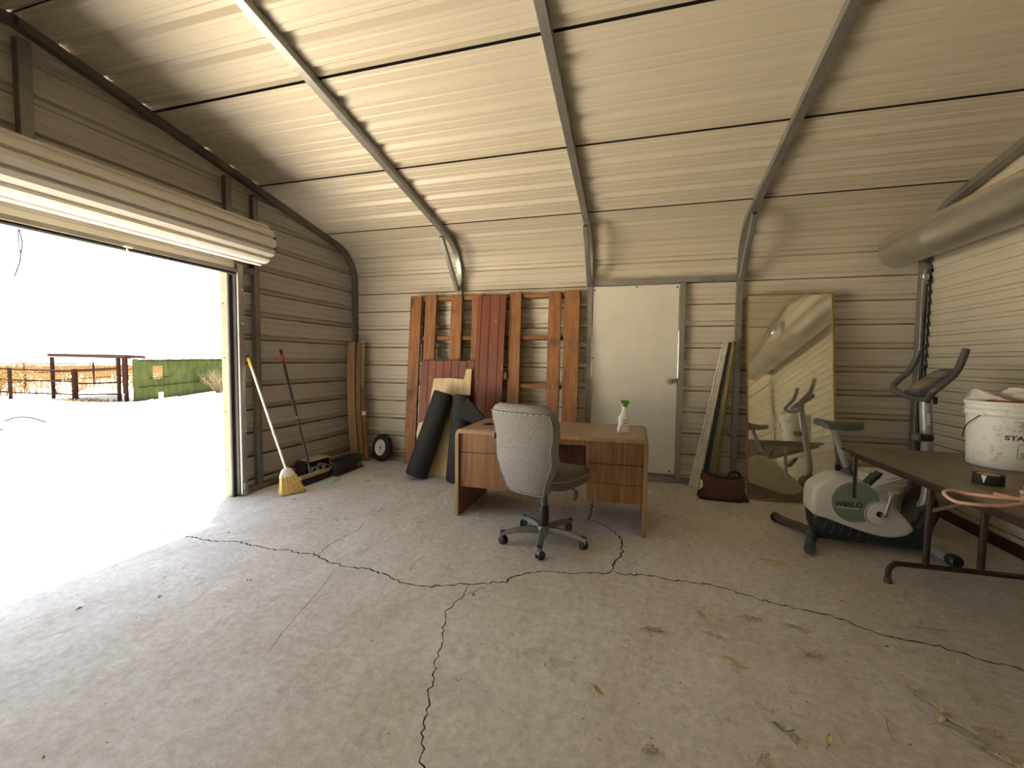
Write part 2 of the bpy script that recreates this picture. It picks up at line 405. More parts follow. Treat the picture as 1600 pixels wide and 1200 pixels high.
for a_, b_ in ((0, .92), (.92, 1.84), (1.84, DZ1)):
    section_sheet('sheet_panel', wb, rib_points(a_, b_, WR, .2297), XA, DX0, 'sheet_back')
    section_sheet('sheet_panel', wb, rib_points(a_, b_, WR, .2297), DX1, XB, 'sheet_back')
section_sheet('sheet_panel', wb, rib_points(DZ1, S1 + .02, WR, .2297), XA, XB, 'sheet_back')
ce = root('ceiling', (0, YRIDGE, ZRIDGE), 'cream ribbed steel roof sheets seen from below', 'ceiling', kind='structure')
for mir in (False, True):
    section_sheet('sheet_panel', ce, rib_points(S1 + .02, 3.121, [c for c in WR if c < 2.95], .2297), XA, XB, 'sheet_roof', mir)
    for a_, b_ in ((3.121, 4.097), (4.097, 5.065), (5.065, SR + .01)):
        section_sheet('sheet_panel', ce, rib_points(a_, b_, RR, .244, True), XA, XB, 'sheet_roof', mir)
wf = root('wall_front', (0, 2 * YRIDGE - YB, 0), 'ribbed steel front wall behind the camera', 'wall', kind='structure')
for a_, b_ in ((0, .92), (.92, 1.84), (1.84, S1 + .02)):
    section_sheet('sheet_panel', wf, rib_points(a_, b_, WR, .2297), XA, XB, 'sheet_back', True)

def gable_sheet(parent, x, out_, za, zb, ylo, yhi, mat, ribs):
    prof = []
    for c in ribs:
        prof += [(c - .034, 0), (c - .018, .026), (c + .016, .026), (c + .030, 0)]
        for q in (1 / 3, 2 / 3):
            mm = c + .2294 * q; prof += [(mm - .013, 0), (mm - .006, .0045), (mm + .006, .0045), (mm + .013, 0)]
    prof = sorted([(za - .014, .003), (za, .003), (za + .001, 0), (zb, 0)] + [p for p in prof if za + .004 < p[0] < zb - .004])
    vs = []
    for z, off in prof:
        yb_ = min(yhi, roof_y(z) + .07); ya = max(ylo, 2 * YRIDGE - roof_y(z) - .07)
        vs += [(x + out_ * off, min(ya, yb_), z), (x + out_ * off, yb_, z)]
    mb = MB(); mb.v = vs
    for i in range(len(prof) - 1):
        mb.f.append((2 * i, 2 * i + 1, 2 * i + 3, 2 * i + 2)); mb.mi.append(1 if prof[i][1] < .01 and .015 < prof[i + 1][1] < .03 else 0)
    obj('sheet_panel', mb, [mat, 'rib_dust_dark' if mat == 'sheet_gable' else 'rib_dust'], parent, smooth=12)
LR = [0.133 + .2294 * k for k in range(-1, 15)]
OY0, OY1, OZ = 0.36, 3.115, 2.10         # roll-up opening in the left gable
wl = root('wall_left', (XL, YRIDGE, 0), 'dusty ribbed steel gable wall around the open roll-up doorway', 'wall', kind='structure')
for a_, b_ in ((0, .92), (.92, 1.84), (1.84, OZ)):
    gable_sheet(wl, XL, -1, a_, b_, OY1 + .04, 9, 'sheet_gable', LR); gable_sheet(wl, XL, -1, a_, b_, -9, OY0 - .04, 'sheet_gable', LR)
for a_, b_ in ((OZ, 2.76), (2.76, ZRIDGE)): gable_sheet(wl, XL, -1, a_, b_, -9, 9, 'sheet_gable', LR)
RY_0, RY_1, RZ = 0.95, 4.89, 2.18        # closed roll-up door in the right gable
wr = root('wall_right', (XR, YRIDGE, 0), 'cream ribbed steel gable wall around the closed roll-up door', 'wall', kind='structure')
for a_, b_ in ((0, .92), (.92, 1.84), (1.84, RZ)):
    gable_sheet(wr, XR, 1, a_, b_, RY_1 - .02, 9, 'sheet_rightgable', LR); gable_sheet(wr, XR, 1, a_, b_, -9, RY_0 + .02, 'sheet_rightgable', LR)
for a_, b_ in ((RZ, 2.76), (2.76, ZRIDGE)): gable_sheet(wr, XR, 1, a_, b_, -9, 9, 'sheet_rightgable', LR)

# ------------------------------------------------------------------ floor slab with real cracks
CR = {
 'A': ([(-3.58, 2.33), (-3.493, 2.358), (-3.362, 2.367), (-3.142, 2.336), (-2.883, 2.323), (-2.689, 2.367), (-2.512, 2.35), (-2.33, 2.332), (-2.296, 2.363), (-2.145, 2.348), (-2.056, 2.376), (-1.89, 2.297), (-1.695, 2.28), (-1.604, 2.295), (-1.445, 2.259), (-1.311, 2.216), (-1.223, 2.209), (-1.105, 2.219), (-1.024, 2.259), (-0.939, 2.297), (-0.819, 2.346), (-0.716, 2.393), (-0.675, 2.486), (-0.563, 2.571), (-0.448, 2.598), (-0.333, 2.625), (-0.162, 2.67), (-0.119, 2.726)], .0050),
 'B': ([(-0.119, 2.726), (-0.106, 2.858), (-0.071, 3.019), (-0.088, 3.263), (-0.191, 3.425), (-0.356, 3.575), (-0.353, 3.803), (-0.368, 4.074)], .0055),
 'C': ([(-0.119, 2.726), (-0.06, 2.689), (0.102, 2.727), (0.23, 2.71), (0.408, 2.718), (0.539, 2.683), (0.688, 2.624), (0.831, 2.583), (0.974, 2.572), (1.097, 2.495), (1.212, 2.431), (1.338, 2.436), (1.435, 2.395), (1.526, 2.357), (1.622, 2.337), (1.78, 2.326), (2.3, 2.28)], .0050),
 'D': ([(-0.903, 2.31), (-0.901, 2.271), (-0.902, 2.114), (-0.923, 2.014), (-0.87, 1.862), (-0.819, 1.754), (-0.815, 1.667), (-0.771, 1.56), (-0.749, 1.461), (-0.707, 1.394), (-0.697, 1.31), (-0.661, 1.256), (-0.644, 1.212), (-0.603, 1.168), (-0.553, 1.091), (-0.42, .8)], .0026),
 'E': ([(-2.072, 2.969), (-2.023, 2.817), (-2.03, 2.712), (-2.044, 2.552), (-2.021, 2.347), (-2.026, 2.306)], .0022),
 'G': ([(-1.763, 2.198), (-1.703, 2.041), (-1.637, 1.794), (-1.587, 1.617), (-1.542, 1.497)], .0011),
 'F': ([(-0.80, 2.33), (-0.87, 2.22), (-0.90, 2.17)], .0018),
}
fx0, fx1, fy0, fy1 = -3.66, 2.66, -1.55, 5.06
pv = [V((fx0, fy0)), V((fx1, fy0)), V((fx1, fy1)), V((fx0, fy1))]; pf = [[0, 1, 2, 3]]
for key, (pl, wd) in CR.items():
    fine_ = []
    for (x0, y0), (x1, y1) in zip(pl, pl[1:]):
        L = hypot(x1 - x0, y1 - y0); n = max(1, int(L / .018)); nx, ny = -(y1 - y0) / L, (x1 - x0) / L
        for k in range(n):
            u = k / n; j = rnd.uniform(-1, 1) * ((.009 + .006 * wd / .005) * .8 if wd > .0015 else .0012)
            fine_.append((x0 + (x1 - x0) * u + nx * j, y0 + (y1 - y0) * u + ny * j))
    fine_.append(pl[-1]); left, right = [], []
    for i, (x, y) in enumerate(fine_):
        a_ = fine_[max(0, i - 1)]; b_ = fine_[min(len(fine_) - 1, i + 1)]; L = hypot(b_[0] - a_[0], b_[1] - a_[1]) or 1
        nx, ny = -(b_[1] - a_[1]) / L, (b_[0] - a_[0]) / L
        end = min(1, .35 + i / 4, .35 + (len(fine_) - 1 - i) / 4); h = wd * end * rnd.uniform(.55, 1.25)
        left.append(V((x + nx * h, y + ny * h))); right.append(V((x - nx * h, y - ny * h)))
    for i in range(len(left) - 1):
        k = len(pv); pv += [right[i], right[i + 1], left[i + 1], left[i]]; pf.append([k, k + 1, k + 2, k + 3])
ov, oe, of, _, _, oid = delaunay_2d_cdt(pv, [], pf, 1, 1e-6, True)
mb = MB(); mb.v = [(p.x, p.y, 0.0) for p in ov]; edge = {}
nb = len(mb.v); mb.v += [(p.x, p.y, -0.030) for p in ov]
for f_, ids in zip(of, oid):
    crack = any(i != 0 for i in ids)
    if crack: mb.f.append(tuple(i + nb for i in f_)); mb.mi.append(1)
    else: mb.f.append(tuple(f_)); mb.mi.append(0)
    for a_, b_ in zip(f_, list(f_[1:]) + [f_[0]]): edge.setdefault((min(a_, b_), max(a_, b_)), set()).add(crack)
for (a_, b_), st in edge.items():
    if len(st) == 2: mb.f.append((a_, b_, b_ + nb, a_ + nb)); mb.mi.append(1)
me = bpy.data.meshes.new('floor'); me.from_pydata(mb.v, [], mb.f)
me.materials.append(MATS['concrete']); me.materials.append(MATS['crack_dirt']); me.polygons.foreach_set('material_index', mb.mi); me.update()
fo = bpy.data.objects.new('floor', me); link(fo); tag(fo, 'cracked dusty concrete floor slab of the shed', 'floor', kind='structure')

# ------------------------------------------------------------------ galvanised bows: post, bend, rafter, knee brace
T = 0.057
def inner(s, depth):
    (y, z), n = sec(s); return y - n[0] * depth, z - n[1] * depth
def bow(x, label, brace=True, mat='galvanised'):
    rt = root('rafter_beam', (x, YB - T / 2, 0), label, 'steel frame', kind='structure', group='galvanised roof bows')
    d = T / 2 + .001
    def run(ss):
        mb = MB(); vs = []
        for s_ in ss:
            for dep in (.001, T):
                y, z = inner(s_, dep)
                for sx in (-1, 1): vs.append((x + sx * T / 2, y, z))
        fs = []
        for i in range(len(ss) - 1):
            k = 4 * i
            for p, q in ((0, 1), (1, 3), (3, 2), (2, 0)): fs.append((k + p, k + q, k + 4 + q, k + 4 + p))
        k = 4 * (len(ss) - 1); fs += [(0, 1, 3, 2), (k, k + 2, k + 3, k + 1)]
        return mb.add(vs, fs)
    obj('post', run([.058, 2.16]), mat, rt)
    obj('bend', run([2.161] + [S1 + (S2 - S1) * k / 9 for k in range(10)] + [S2 + .12]), mat, rt)
    obj('rafter', run([S2 + .121, SR]), mat, rt)
    def flip(o): return o
    for part in list(rt.children):      # front half of the bow, mirrored at the ridge
        if part.name.startswith(('rafter', 'bend')):
            m2 = part.data.copy(); o2 = bpy.data.objects.new(part.name.split('.')[0], m2); link(o2, rt); ROOT[o2.name] = ROOT[rt.name]
            yl = 2 * YRIDGE - 2 * (YB - T / 2)
            for v_ in m2.vertices: v_.co.y = yl - v_.co.y
            m2.flip_normals()
    if brace:
        mb = MB(); mb.bar((x - .004, 4.44, 2.655), (x - .004, 4.905, 2.135), T * .92, T * .8, (1, 0, 0), .004)
        obj('knee_brace', mb, 'galvanised', rt)
        mb = MB()
        for yy, zz in ((4.50, 2.575), (4.865, 2.175)): mb.lathe([(0, 0), (.008, 0), (.008, .006), (0, .008)], 6, axisM((x - .004 - T * .46, yy, zz), (-1, 0, 0)))
        obj('screw', mb, 'zinc_bright', rt)['kind'] = 'stuff'
    return rt
bow(-2.10, 'steel bow meeting the wall behind the wooden pallet frame, pale knee brace')
bow(-0.53, 'steel bow running down to the hinge side of the white door')
bow(0.985, 'steel bow running down beside the dusty leaning mirror')
bow(XL + .031, 'dark steel bow along the top of the open doorway wall', False, 'galvanised_dark')
bow(XR - .075, 'steel bow above the zinc barrel of the closed roll-up door', False)

def post_obj(name, label, x0, x1, y0, y1, z0, z1, mat='galvanised', cat='post'):
    mb = MB().box(((x0 + x1) / 2, (y0 + y1) / 2, (z0 + z1) / 2), (x1 - x0, y1 - y0, z1 - z0), None, .003)
    return solo(name, mb, mat, label, cat, kind='structure')
post_obj('trim_1', 'galvanised header tube above the white walk door', -.50, .956, YB - T, YB - .001, 2.145, 2.202, cat='steel tube')
post_obj('trim_2', 'galvanised post on the knob side of the white door', .415, .472, YB - T, YB - .001, .058, 2.144, cat='steel tube')
post_obj('trim_3', 'galvanised sill tube along the foot of the back wall', XL + .06, XR - .11, YB - T, YB - .001, .001, .057, cat='steel tube')
post_obj('trim_4', 'dark sill tube along the foot of the doorway wall', XL + .001, XL + T, 3.24, YB - .06, .001, .057, 'galvanised_dark', 'steel tube')
# studs of the left gable wall
post_obj('trim_5', 'thin steel stud standing between broom handle top and door track', XL + .001, XL + T, 3.385, 3.442, .058, roof_y and 2.86, 'galvanised_dark', 'steel stud')
post_obj('trim_6', 'short steel stud above the right end of the white door roll', XL + .001, XL + T, 3.10, 3.157, 2.13, 2.93, 'galvanised_dark', 'steel stud')
post_obj('trim_7', 'short mottled steel stud under the ridge above the white door roll', XL + .001, XL + T, 1.75, 1.815, 2.13, 3.19, 'galvanised_dark', 'steel stud')
post_obj('trim_8', 'dark steel header tube over the open doorway', XL + .001, XL + T, OY0 - .04, 3.38, 2.10, 2.157, 'galvanised_dark', 'steel tube')
post_obj('trim_9', 'galvanised corner post of the closed roll-up door', XR - .105, XR - .022, 4.885, 4.942, .058, 2.15, cat='steel post')
# cream jamb reveal of the open doorway, with screws
jr = root('trim_10', (XL - .07, OY1, 0), 'cream painted jamb of the open doorway with screw heads', 'door jamb', kind='structure')
obj('jamb_board', MB().box((XL - .040, OY1 + .033, 1.04), (.085, .03, 2.14), None, .003), 'jamb_paint', jr)
for z in (.25, .8, 1.3, 1.8):
    obj('screw', MB().lathe([(0, 0), (.007, 0), (.006, .004), (0, .005)], 8, axisM((XL - .05, OY1 + .0185, z), (0, -1, 0))), 'dark_metal', jr)
obj('weather_strip', MB().box((XL + .02, OY1 + .035, 1.03), (.02, .05, 2.06), None, .003), 'rubber_and_seam_shade', jr)
mb = MB().box((XL - .014, (OY0 + OY1) / 2, 2.177), (.026, OY1 - OY0 + .06, .03), None, .003)
solo('trim_11', mb, 'dark_metal', 'dark lintel flashing across the top of the open doorway', 'lintel', kind='structure')
# door track on the left wall
tr = root('door_track', (XL + .08, 3.2, 0), 'galvanised roll-up door track bolted beside the open doorway', 'door track')
obj('angle', MB().box((XL + .075, 3.175, 1.09), (.028, .012, 2.14), None, .002).box((XL + .085, 3.205, 1.09), (.008, .05, 2.14), None, .002), 'galvanised', tr)
obj('channel', MB().box((XL + .05, 3.163, 1.06), (.035, .01, 2.08), None, .002), 'dark_metal', tr)
for z in (.06, .62, 1.22, 1.62, 1.93):
    obj('bolt', MB().lathe([(0, 0), (.011, 0), (.011, .006), (.006, .009), (0, .010)], 8, axisM((XL + .089, 3.21, z), (1, 0, 0))), 'zinc_bright', tr)
obj('foot_bracket', MB().box((XL + .093, 3.205, .07), (.012, .045, .12), None, .003), 'galvanised', tr)

# ------------------------------------------------------------------ roll-up doors
def roll_section(n, r, depth):
    pts = []
    for k in range(n):
        a0 = 2 * pi * k / n; da = 2 * pi / n
        for u, rr_ in ((.0, r - .2 * depth), (.30, r), (.62, r - .15 * depth), (.70, r - depth), (.84, r - depth), (.92, r - .2 * depth)):
            pts.append((a0 + da * u, rr_))
    return pts
rd = root('door_1', (XL + .26, 1.75, 2.06), 'cream roll-up door coiled above the open doorway', 'roll-up door', kind='structure')
cx_, cz_, y0_, y1_ = XL + .275, 2.335, .22, 3.235
mb = MB(); prof = roll_section(12, .192, .028)
n = len(prof); vs = []
ys_ = [y0_, y1_]
for y in ys_: vs += [(cx_ + r_ * cos(a_ + .35), y, cz_ + r_ * sin(a_ + .35)) for a_, r_ in prof]
mb.add(vs, [(i, (i + 1) % n, n + (i + 1) % n, n + i) for i in range(n)] + [tuple(range(n))[::-1], tuple(range(n, 2 * n))])
obj('curtain_roll', mb, 'curtain_roll', rd, smooth=25)
for k in range(13):
    a_ = 2 * pi * (k + .77) / 13 + .35
    obj('end_clip', MB().box((cx_ + .178 * cos(a_), y1_ + .002, cz_ + .178 * sin(a_)), (.018, .01, .018)), 'dark_metal', rd)
mb = MB(); pr_ = []
z = 2.115
while z < 2.36: pr_ += [(z, 0), (z + .045, 0), (z + .053, .010), (z + .078, .010), (z + .086, 0)]; z += .095
vs = []
for z, off in pr_: vs += [(XL + .078 - off, y0_ + .08, z), (XL + .078 - off, y1_ - .09, z)]
mb.add(vs, [(2 * i, 2 * i + 1, 2 * i + 3, 2 * i + 2) for i in range(len(pr_) - 1)])
obj('hanging_curtain', mb, 'curtain_roll', rd, smooth=15)
obj('bottom_bar', MB().box((XL + .075, 1.71, 2.098), (.05, 2.9, .034), None, .004), 'galvanised_dark', rd)
obj('bottom_seal', MB().box((XL + .075, 1.71, 2.070), (.022, 2.9, .024), None, .008), 'rubber_and_seam_shade', rd)
obj('latch', MB().box((XL + .115, 2.26, 2.082), (.03, .05, .012), None, .003).box((XL + .125, 2.25, 2.068), (.01, .012, .03), None, .002), 'zinc_bright', rd)
obj('axle', MB().tube([(cx_, y0_ - .12, cz_), (cx_, y1_ + .03, cz_)], .03, 10), 'galvanised_dark', rd)
obj('bracket', MB().box((XL + .15, y1_ + .012, cz_ - .02), (.28, .008, .16), None, .003), 'galvanised_dark', rd)
# loose wire hanging in the doorway
p1 = smoothpath([(XL - .02, 1.755, 2.075), (XL - .02, 1.768, 1.99), (XL - .02, 1.758, 1.92), (XL - .02, 1.752, 1.87), (XL - .02, 1.725, 1.778)], 5)
p2 = smoothpath([(XL - .025, 1.757, 2.075), (XL - .03, 1.755, 2.0), (XL - .025, 1.760, 1.93), (XL - .02, 1.752, 1.87)], 5)
solo('loose_wire', MB().tube(p1, .0028, 6).tube(p2, .0022, 6), 'pole_grey', 'thin loose grey wire dangling in the top of the open doorway', 'wire')

rd2 = root('door_2', (XR - .06, 3.0, 0), 'closed cream roll-up door with a zinc barrel above it', 'roll-up door', kind='structure')
DXc = XR - .075
mb = MB(); pr_ = []; z = .075
while z < 2.30:
    pr_ += [(z, 0), (z + .048, 0), (z + .054, .014), (z + .080, .014), (z + .087, 0)]; z += .0955
vs = []
for z, off in pr_: vs += [(DXc + off, RY_0, z), (DXc + off, RY_1 - .035, z)]
mb.v = vs
for i in range(len(pr_) - 1): mb.f.append((2 * i, 2 * i + 1, 2 * i + 3, 2 * i + 2)); mb.mi.append(1 if pr_[i][1] < .01 < pr_[i + 1][1] else 0)
obj('curtain', mb, ['curtain', 'rib_dust'], rd2, smooth=15)
obj('edge_seal', MB().box((DXc - .012, RY_1 - .030, 1.12), (.024, .022, 2.1), None, .003), 'black_plastic', rd2)
obj('bottom_bar', MB().box((DXc, (RY_0 + RY_1) / 2 - .02, .045), (.05, RY_1 - RY_0 - .05, .085), None, .006), 'brown_metal', rd2)
z = .1
while z < 2.2: obj('edge_clip', MB().box((DXc - .012, RY_1 - .042, z + .07), (.026, .022, .05), None, .008), 'black_plastic', rd2); z += .0955
obj('jamb_seal', MB().box((DXc + .03, RY_1 - .01, 1.1), (.02, .09, 2.2)), 'black_plastic', rd2)
obj('side_track', MB().box((DXc - .02, RY_1 + .012, 1.09), (.012, .035, 2.05), None, .002).box((DXc - .04, RY_1 - .012, 1.09), (.03, .010, 2.05), None, .002), 'galvanised', rd2)
obj('lift_rod', MB().tube([(DXc - .05, RY_1 - .014, .30), (DXc - .05, RY_1 - .014, 2.07)], .008, 8), 'chrome', rd2)
obj('chain_guide', MB().box((DXc - .045, RY_1 - .03, 2.10), (.05, .05, .05), None, .01).tube([(DXc - .06, RY_1 - .05, 2.15), (DXc - .055, RY_1 - .06, 2.06), (DXc - .04, RY_1 - .06, 2.03)], .007, 6).lathe([(0, 0), (.016, 0), (.016, .02), (0, .02)], 10, axisM((DXc - .05, RY_1 - .06, 2.075), (-.3, -1, 0))), 'zinc', rd2)
m, t, b = nodes('barrel_zinc', 0.34, 0.85)      # zinc with a film of brown dust settled on its upper side
ge = t.nodes.new('ShaderNodeNewGeometry'); sz = t.nodes.new('ShaderNodeSeparateXYZ'); t.links.new(ge.outputs['Normal'], sz.inputs[0])
ad = t.nodes.new('ShaderNodeMath'); ad.operation = 'MULTIPLY_ADD'; t.links.new(tex(t, 8, 5, (1, .4, 1)), ad.inputs[0]); ad.inputs[1].default_value = .35; t.links.new(sz.outputs[2], ad.inputs[2])
fd = ramp(t, ad.outputs[0], [(0.55, (0, 0, 0)), (0.80, (.85,) * 3)])
t.links.new(mix(t, fd, ramp(t, tex(t, 6, 6, (1, .3, 1)), [(.3, (.40, .40, .36)), (.7, (.58, .57, .52))]), (0.40, 0.29, 0.16)), b.inputs['Base Color'])
t.links.new(mix(t, fd, (.36, .36, .36), (.9, .9, .9)), b.inputs['Roughness']); t.links.new(mix(t, fd, (.85,) * 3, (0, 0, 0)), b.inputs['Metallic'])
BX, BZ, BRd = XR - .335, 2.345, .155
obj('barrel', MB().lathe([(BRd - .02, 0), (BRd, .012), (BRd, .6), (BRd + .0015, .605), (BRd + .0015, .63), (BRd, .635), (BRd, 1.8), (BRd + .0015, 1.805), (BRd + .0015, 1.83), (BRd, 1.835), (BRd, 4.05), (BRd - .02, 4.06)], 40, axisM((BX, RY_1 - .02, BZ), (0, -1, 0))), 'barrel_zinc', rd2, smooth=30)
obj('barrel_end', MB().lathe([(0, 0), (BRd - .006, 0), (BRd - .006, .01), (0, .01)], 32, axisM((BX, RY_1 - .018, BZ), (0, -1, 0))), 'galvanised_dark', rd2)
for yy in (RY_1 + .025, RY_0 + .03):
    obj('bracket', MB().box((XR - .17, yy, 2.33), (.34, .008, .14), None, .003), 'galvanised', rd2)
obj('jamb_seal', MB().box((DXc + .03, RY_0 + .01, 1.1), (.02, .12, 2.2)), 'black_plastic', rd2)
obj('front_track', MB().box((DXc - .02, RY_0 - .02, 1.1), (.014, .06, 2.14), None, .002), 'galvanised', rd2)
mb = MB()
for k in range(46):
    zc = 2.1 - k * .035
    mb.tube([(DXc - .10 + .010 * cos(q * pi / 4) * (k % 2), RY_0 + .10 + .010 * cos(q * pi / 4) * ((k + 1) % 2), zc + .022 * sin(q * pi / 4)) for q in range(8)], .0035, 5, closed=True)
obj('pull_chain', mb, 'zinc', rd2)['kind'] = 'stuff'
post_obj('trim_12', 'galvanised gable stud above the zinc door barrel', XR - .058, XR - .002, 1.40, 1.457, 2.23, 3.09, cat='steel stud')
post_obj('trim_13', 'galvanised post at the camera end of the closed roll-up door', XR - .06, XR - .002, .85, .907, .001, 2.9, cat='steel stud')
post_obj('trim_14', 'galvanised tube over the closed roll-up door', XR - .06, XR - .002, .91, 4.94, 2.17, 2.227, cat='steel tube')

# ------------------------------------------------------------------ white walk door
dr = root('door_3', (-.045, YB - .02, .075), 'white steel walk door with a round chrome knob', 'door', kind='structure')
obj('door_panel', MB().box((-.0445, YB - .024, 1.102), (.9085, .04, 2.028), None, .004), 'door_paint', dr)
for x in (-.499, .411):
    obj('edge_strip', MB().box((x, YB - .016, .61), (.010, .034, 1.05), None, .002).box((x, YB - .016, 1.875), (.010, .034, .48), None, .002), 'zinc_bright', dr)
obj('head_strip', MB().box((-.044, YB - .03, 2.122), (.92, .03, .018), None, .002), 'door_paint', dr)
obj('threshold', MB().box((-.044, YB - .025, .073), (.93, .06, .032), None, .002), 'galvanised_dark', dr)
for x, z in ((-.477, 2.095), (-.03, 2.113), (.385, 2.098), (-.49, 1.34), (.36, .12)):
    obj('screw', MB().lathe([(0, 0), (.010, 0), (.009, .005), (0, .007)], 8, axisM((x, YB - .044, z), (0, -1, 0))), 'dark_metal', dr)
kn = obj('knob', MB().lathe([(0, .068), (.022, .068), (.033, .056), (.035, .045), (.029, .034), (.015, .028), (.014, .008), (.038, .006), (.040, 0), (0, 0)][::-1], 20, axisM((.335, YB - .044, 1.10), (0, -1, 0))), 'zinc_bright', dr)
obj('keyhole', MB().lathe([(0, 0), (.008, 0), (.008, .002), (0, .002)], 10, axisM((.335, YB - .112, 1.10), (0, -1, 0))), 'dark_metal', kn)
obj('latch', MB().box((.392, YB - .046, 1.10), (.02, .012, .05), None, .003), 'zinc', dr)

# ------------------------------------------------------------------ outside: sandy yard falling away from the shed
def gz(x, y):
    d = max(0.0, -3.7 - x)
    if d > 0: return -.035 - (.031 * min(d, 18) + .011 * max(0, d - 18))
    return -.035
xs = [-900, -300, -120, -60, -40, -30, -24, -21.7, -18, -14, -11, -8, -6, -5, -4.2, -3.7, -3.66, 2.66, 40, 120]
ys = [-700, -200, -60, -20, -6, -1.55, 1, 3, 5.06, 7, 10, 14, 20, 40, 90, 300, 800]
mb = MB()
for y in ys:
    for x in xs: mb.v.append((x, y, gz(x, y) + (.03 * mnoise.noise(V((x * .6, y * .6, 0))) if x < -6 and abs(y) < 50 and x > -60 else 0)))
for j in range(len(ys) - 1):
    for i in range(len(xs) - 1):
        if xs[i] >= -3.67 and xs[i + 1] <= 2.67 and ys[j] >= -1.56 and ys[j + 1] <= 5.07: continue
        k = j * len(xs) + i; mb.f.append((k, k + 1, k + 1 + len(xs), k + len(xs))); mb.mi.append(0)
me = bpy.data.meshes.new('ground'); me.from_pydata(mb.v, [], mb.f); me.materials.append(MATS['sand']); me.update()
go = bpy.data.objects.new('ground', me); link(go); tag(go, 'bright sunlit sandy yard outside the open doorway', 'ground', kind='structure')

# everything out here was measured on level ground at the camera's floor: SC pushes it back along the sight line onto the falling yard
def yard(x, y):
    k = 1.0
    for _ in range(30):
        k = (H - gz(x * k, y * k)) / H
    return V((x * k, y * k, gz(x * k, y * k))), k
gA, kA = yard(-14.127, 9.186); gB, kB = yard(-16.467, 14.093)
GH = 1.22 * kA
gr = root('green_board_fence', gA, 'weathered green board shed wall with a small square window hole', 'board wall')
dv = (gB - gA); dv.z = 0; L = dv.length + 5.0; ud = dv.normalized(); nd = V((ud.y, -ud.x, 0))
if nd.dot(-gA) < 0: nd = -nd
nb_ = 34; bwid = L / nb_
for k in range(nb_):
    c = gA + ud * (k + .5) * bwid; z0 = gz(c.x, c.y) - .03; th = Matrix.Rotation(math.atan2(ud.y, ud.x), 3, 'Z')
    top = gA.z + GH + .10 * k / nb_ + rnd.uniform(-.012, .012)
    spans = [(z0 + rnd.uniform(0, .03), top)]
    if k in (3, 4): spans = [(z0 + (.30 if k == 4 else 0), top - .80 * GH + .30 * GH), (top - .16 * GH, top)]
    for a_, b_ in spans:
        obj('board', MB().box((c.x, c.y, (a_ + b_) / 2), (bwid * .99, .045, b_ - a_), th, .020), 'green_paint', gr)
def wallbar(name, u0, u1, z0, z1, off=.035):
    a_ = gA + ud * u0 + nd * off; b_ = gA + ud * u1 + nd * off; zz = gA.z + (z0 + z1) / 2
    obj(name, MB().bar((a_.x, a_.y, zz), (b_.x, b_.y, zz + .0), .035, z1 - z0, (nd.x, nd.y, 0)), 'green_paint', gr)
wallbar('rail', 0, L, GH - .14, GH - .03); wallbar('rail', 0, L, .36 * GH - .16, .36 * GH - .03)
wallbar('rail', 2.4 * bwid, 6.2 * bwid, .50 * GH, .50 * GH + .09)
obj('corner_post', MB().box((gA.x, gA.y, gA.z + GH / 2), (.13, .13, GH + .06)), 'green_paint', gr)
obj('cap_board', MB().bar((gA.x, gA.y, gA.z + GH + .05), (gA.x + ud.x * L, gA.y + ud.y * L, gA.z + GH + .16), .25, .025), 'sand', gr)

def pipe(a_, b_, r=.04): return MB().tube([a_, b_], r, 8)
def yp(x, y, z=0.0):
    p, k = yard(x, y); return V((p.x, p.y, p.z + z * k))
sh = root('pole_shelter', yp(-15.6, 9.4), 'low open pole shelter with a dark flat roof beside the green wall', 'shelter')
pB, pA, pC = yp(-17.123, 8.86), yp(-14.541, 9.016), yp(-17.434, 10.977); pD = yp(-14.30, 9.05)
hs = 1.27 * kA
for p in (pB, pA, pC, pD): obj('post', pipe(p - V((0, 0, .05)), (p.x, p.y, gA.z + hs), .075), 'rust_pipe', sh)
qa, qb, qc = V((pB.x - .3, pB.y, gA.z + hs + .03)), V((pA.x + .2, pA.y - .1, gA.z + hs)), V((pC.x - .1, pC.y + .2, gA.z + hs + .02)); qd = V((gA.x, gA.y + .4, gA.z + hs - .04))
mb = MB(); mb.add([qa, qb, qd, qc] + [p + V((0, 0, .13)) for p in (qa, qb, qd, qc)], [(0, 1, 2, 3), (4, 7, 6, 5), (0, 4, 5, 1), (1, 5, 6, 2), (2, 6, 7, 3), (3, 7, 4, 0)])
obj('roof_slab', mb, 'shelter_roof', sh)
cf = root('corral_fence', yp(-16.08, 8.824), 'rusty pipe corral fence with rails joining a thick post', 'fence')
P1 = yp(-16.083, 8.824); P2 = yp(-17.927, 8.286); P0 = yp(-14.60, 9.0); P3 = yp(-24, 8.2)
obj('post', pipe(P1 - V((0, 0, .05)), P1 + V((0, 0, .96 * kA)), .11), 'rust_pipe', cf)
obj('post', pipe(P2 - V((0, 0, .05)), P2 + V((0, 0, 1.0 * kA)), .07), 'rust_pipe', cf)
for z in (.92, .50, .16):
    obj('rail', pipe(P0 + V((0, 0, (z + .06) * kA)), P1 + V((0, 0, z * kA)), .035), 'rust_pipe', cf)
for z in (.95, .62, .22):
    obj('rail', pipe(P1 + V((0, 0, (z - .05) * kA)), P2 + V((0, 0, z * kA)), .035), 'rust_pipe', cf)
    obj('rail', pipe(P2 + V((0, 0, z * kA)), P3 + V((0, 0, (z + .35) * kA)), .035), 'rust_pipe', cf)
ff = root('far_fence', yp(-23.1, 13.37), 'thin far pipe fence crossing the dry field', 'fence')
fp = [yp(-21.3, 8.6), yp(-21.34, 10.259), yp(-23.12, 13.369), yp(-26.5, 17.6)]
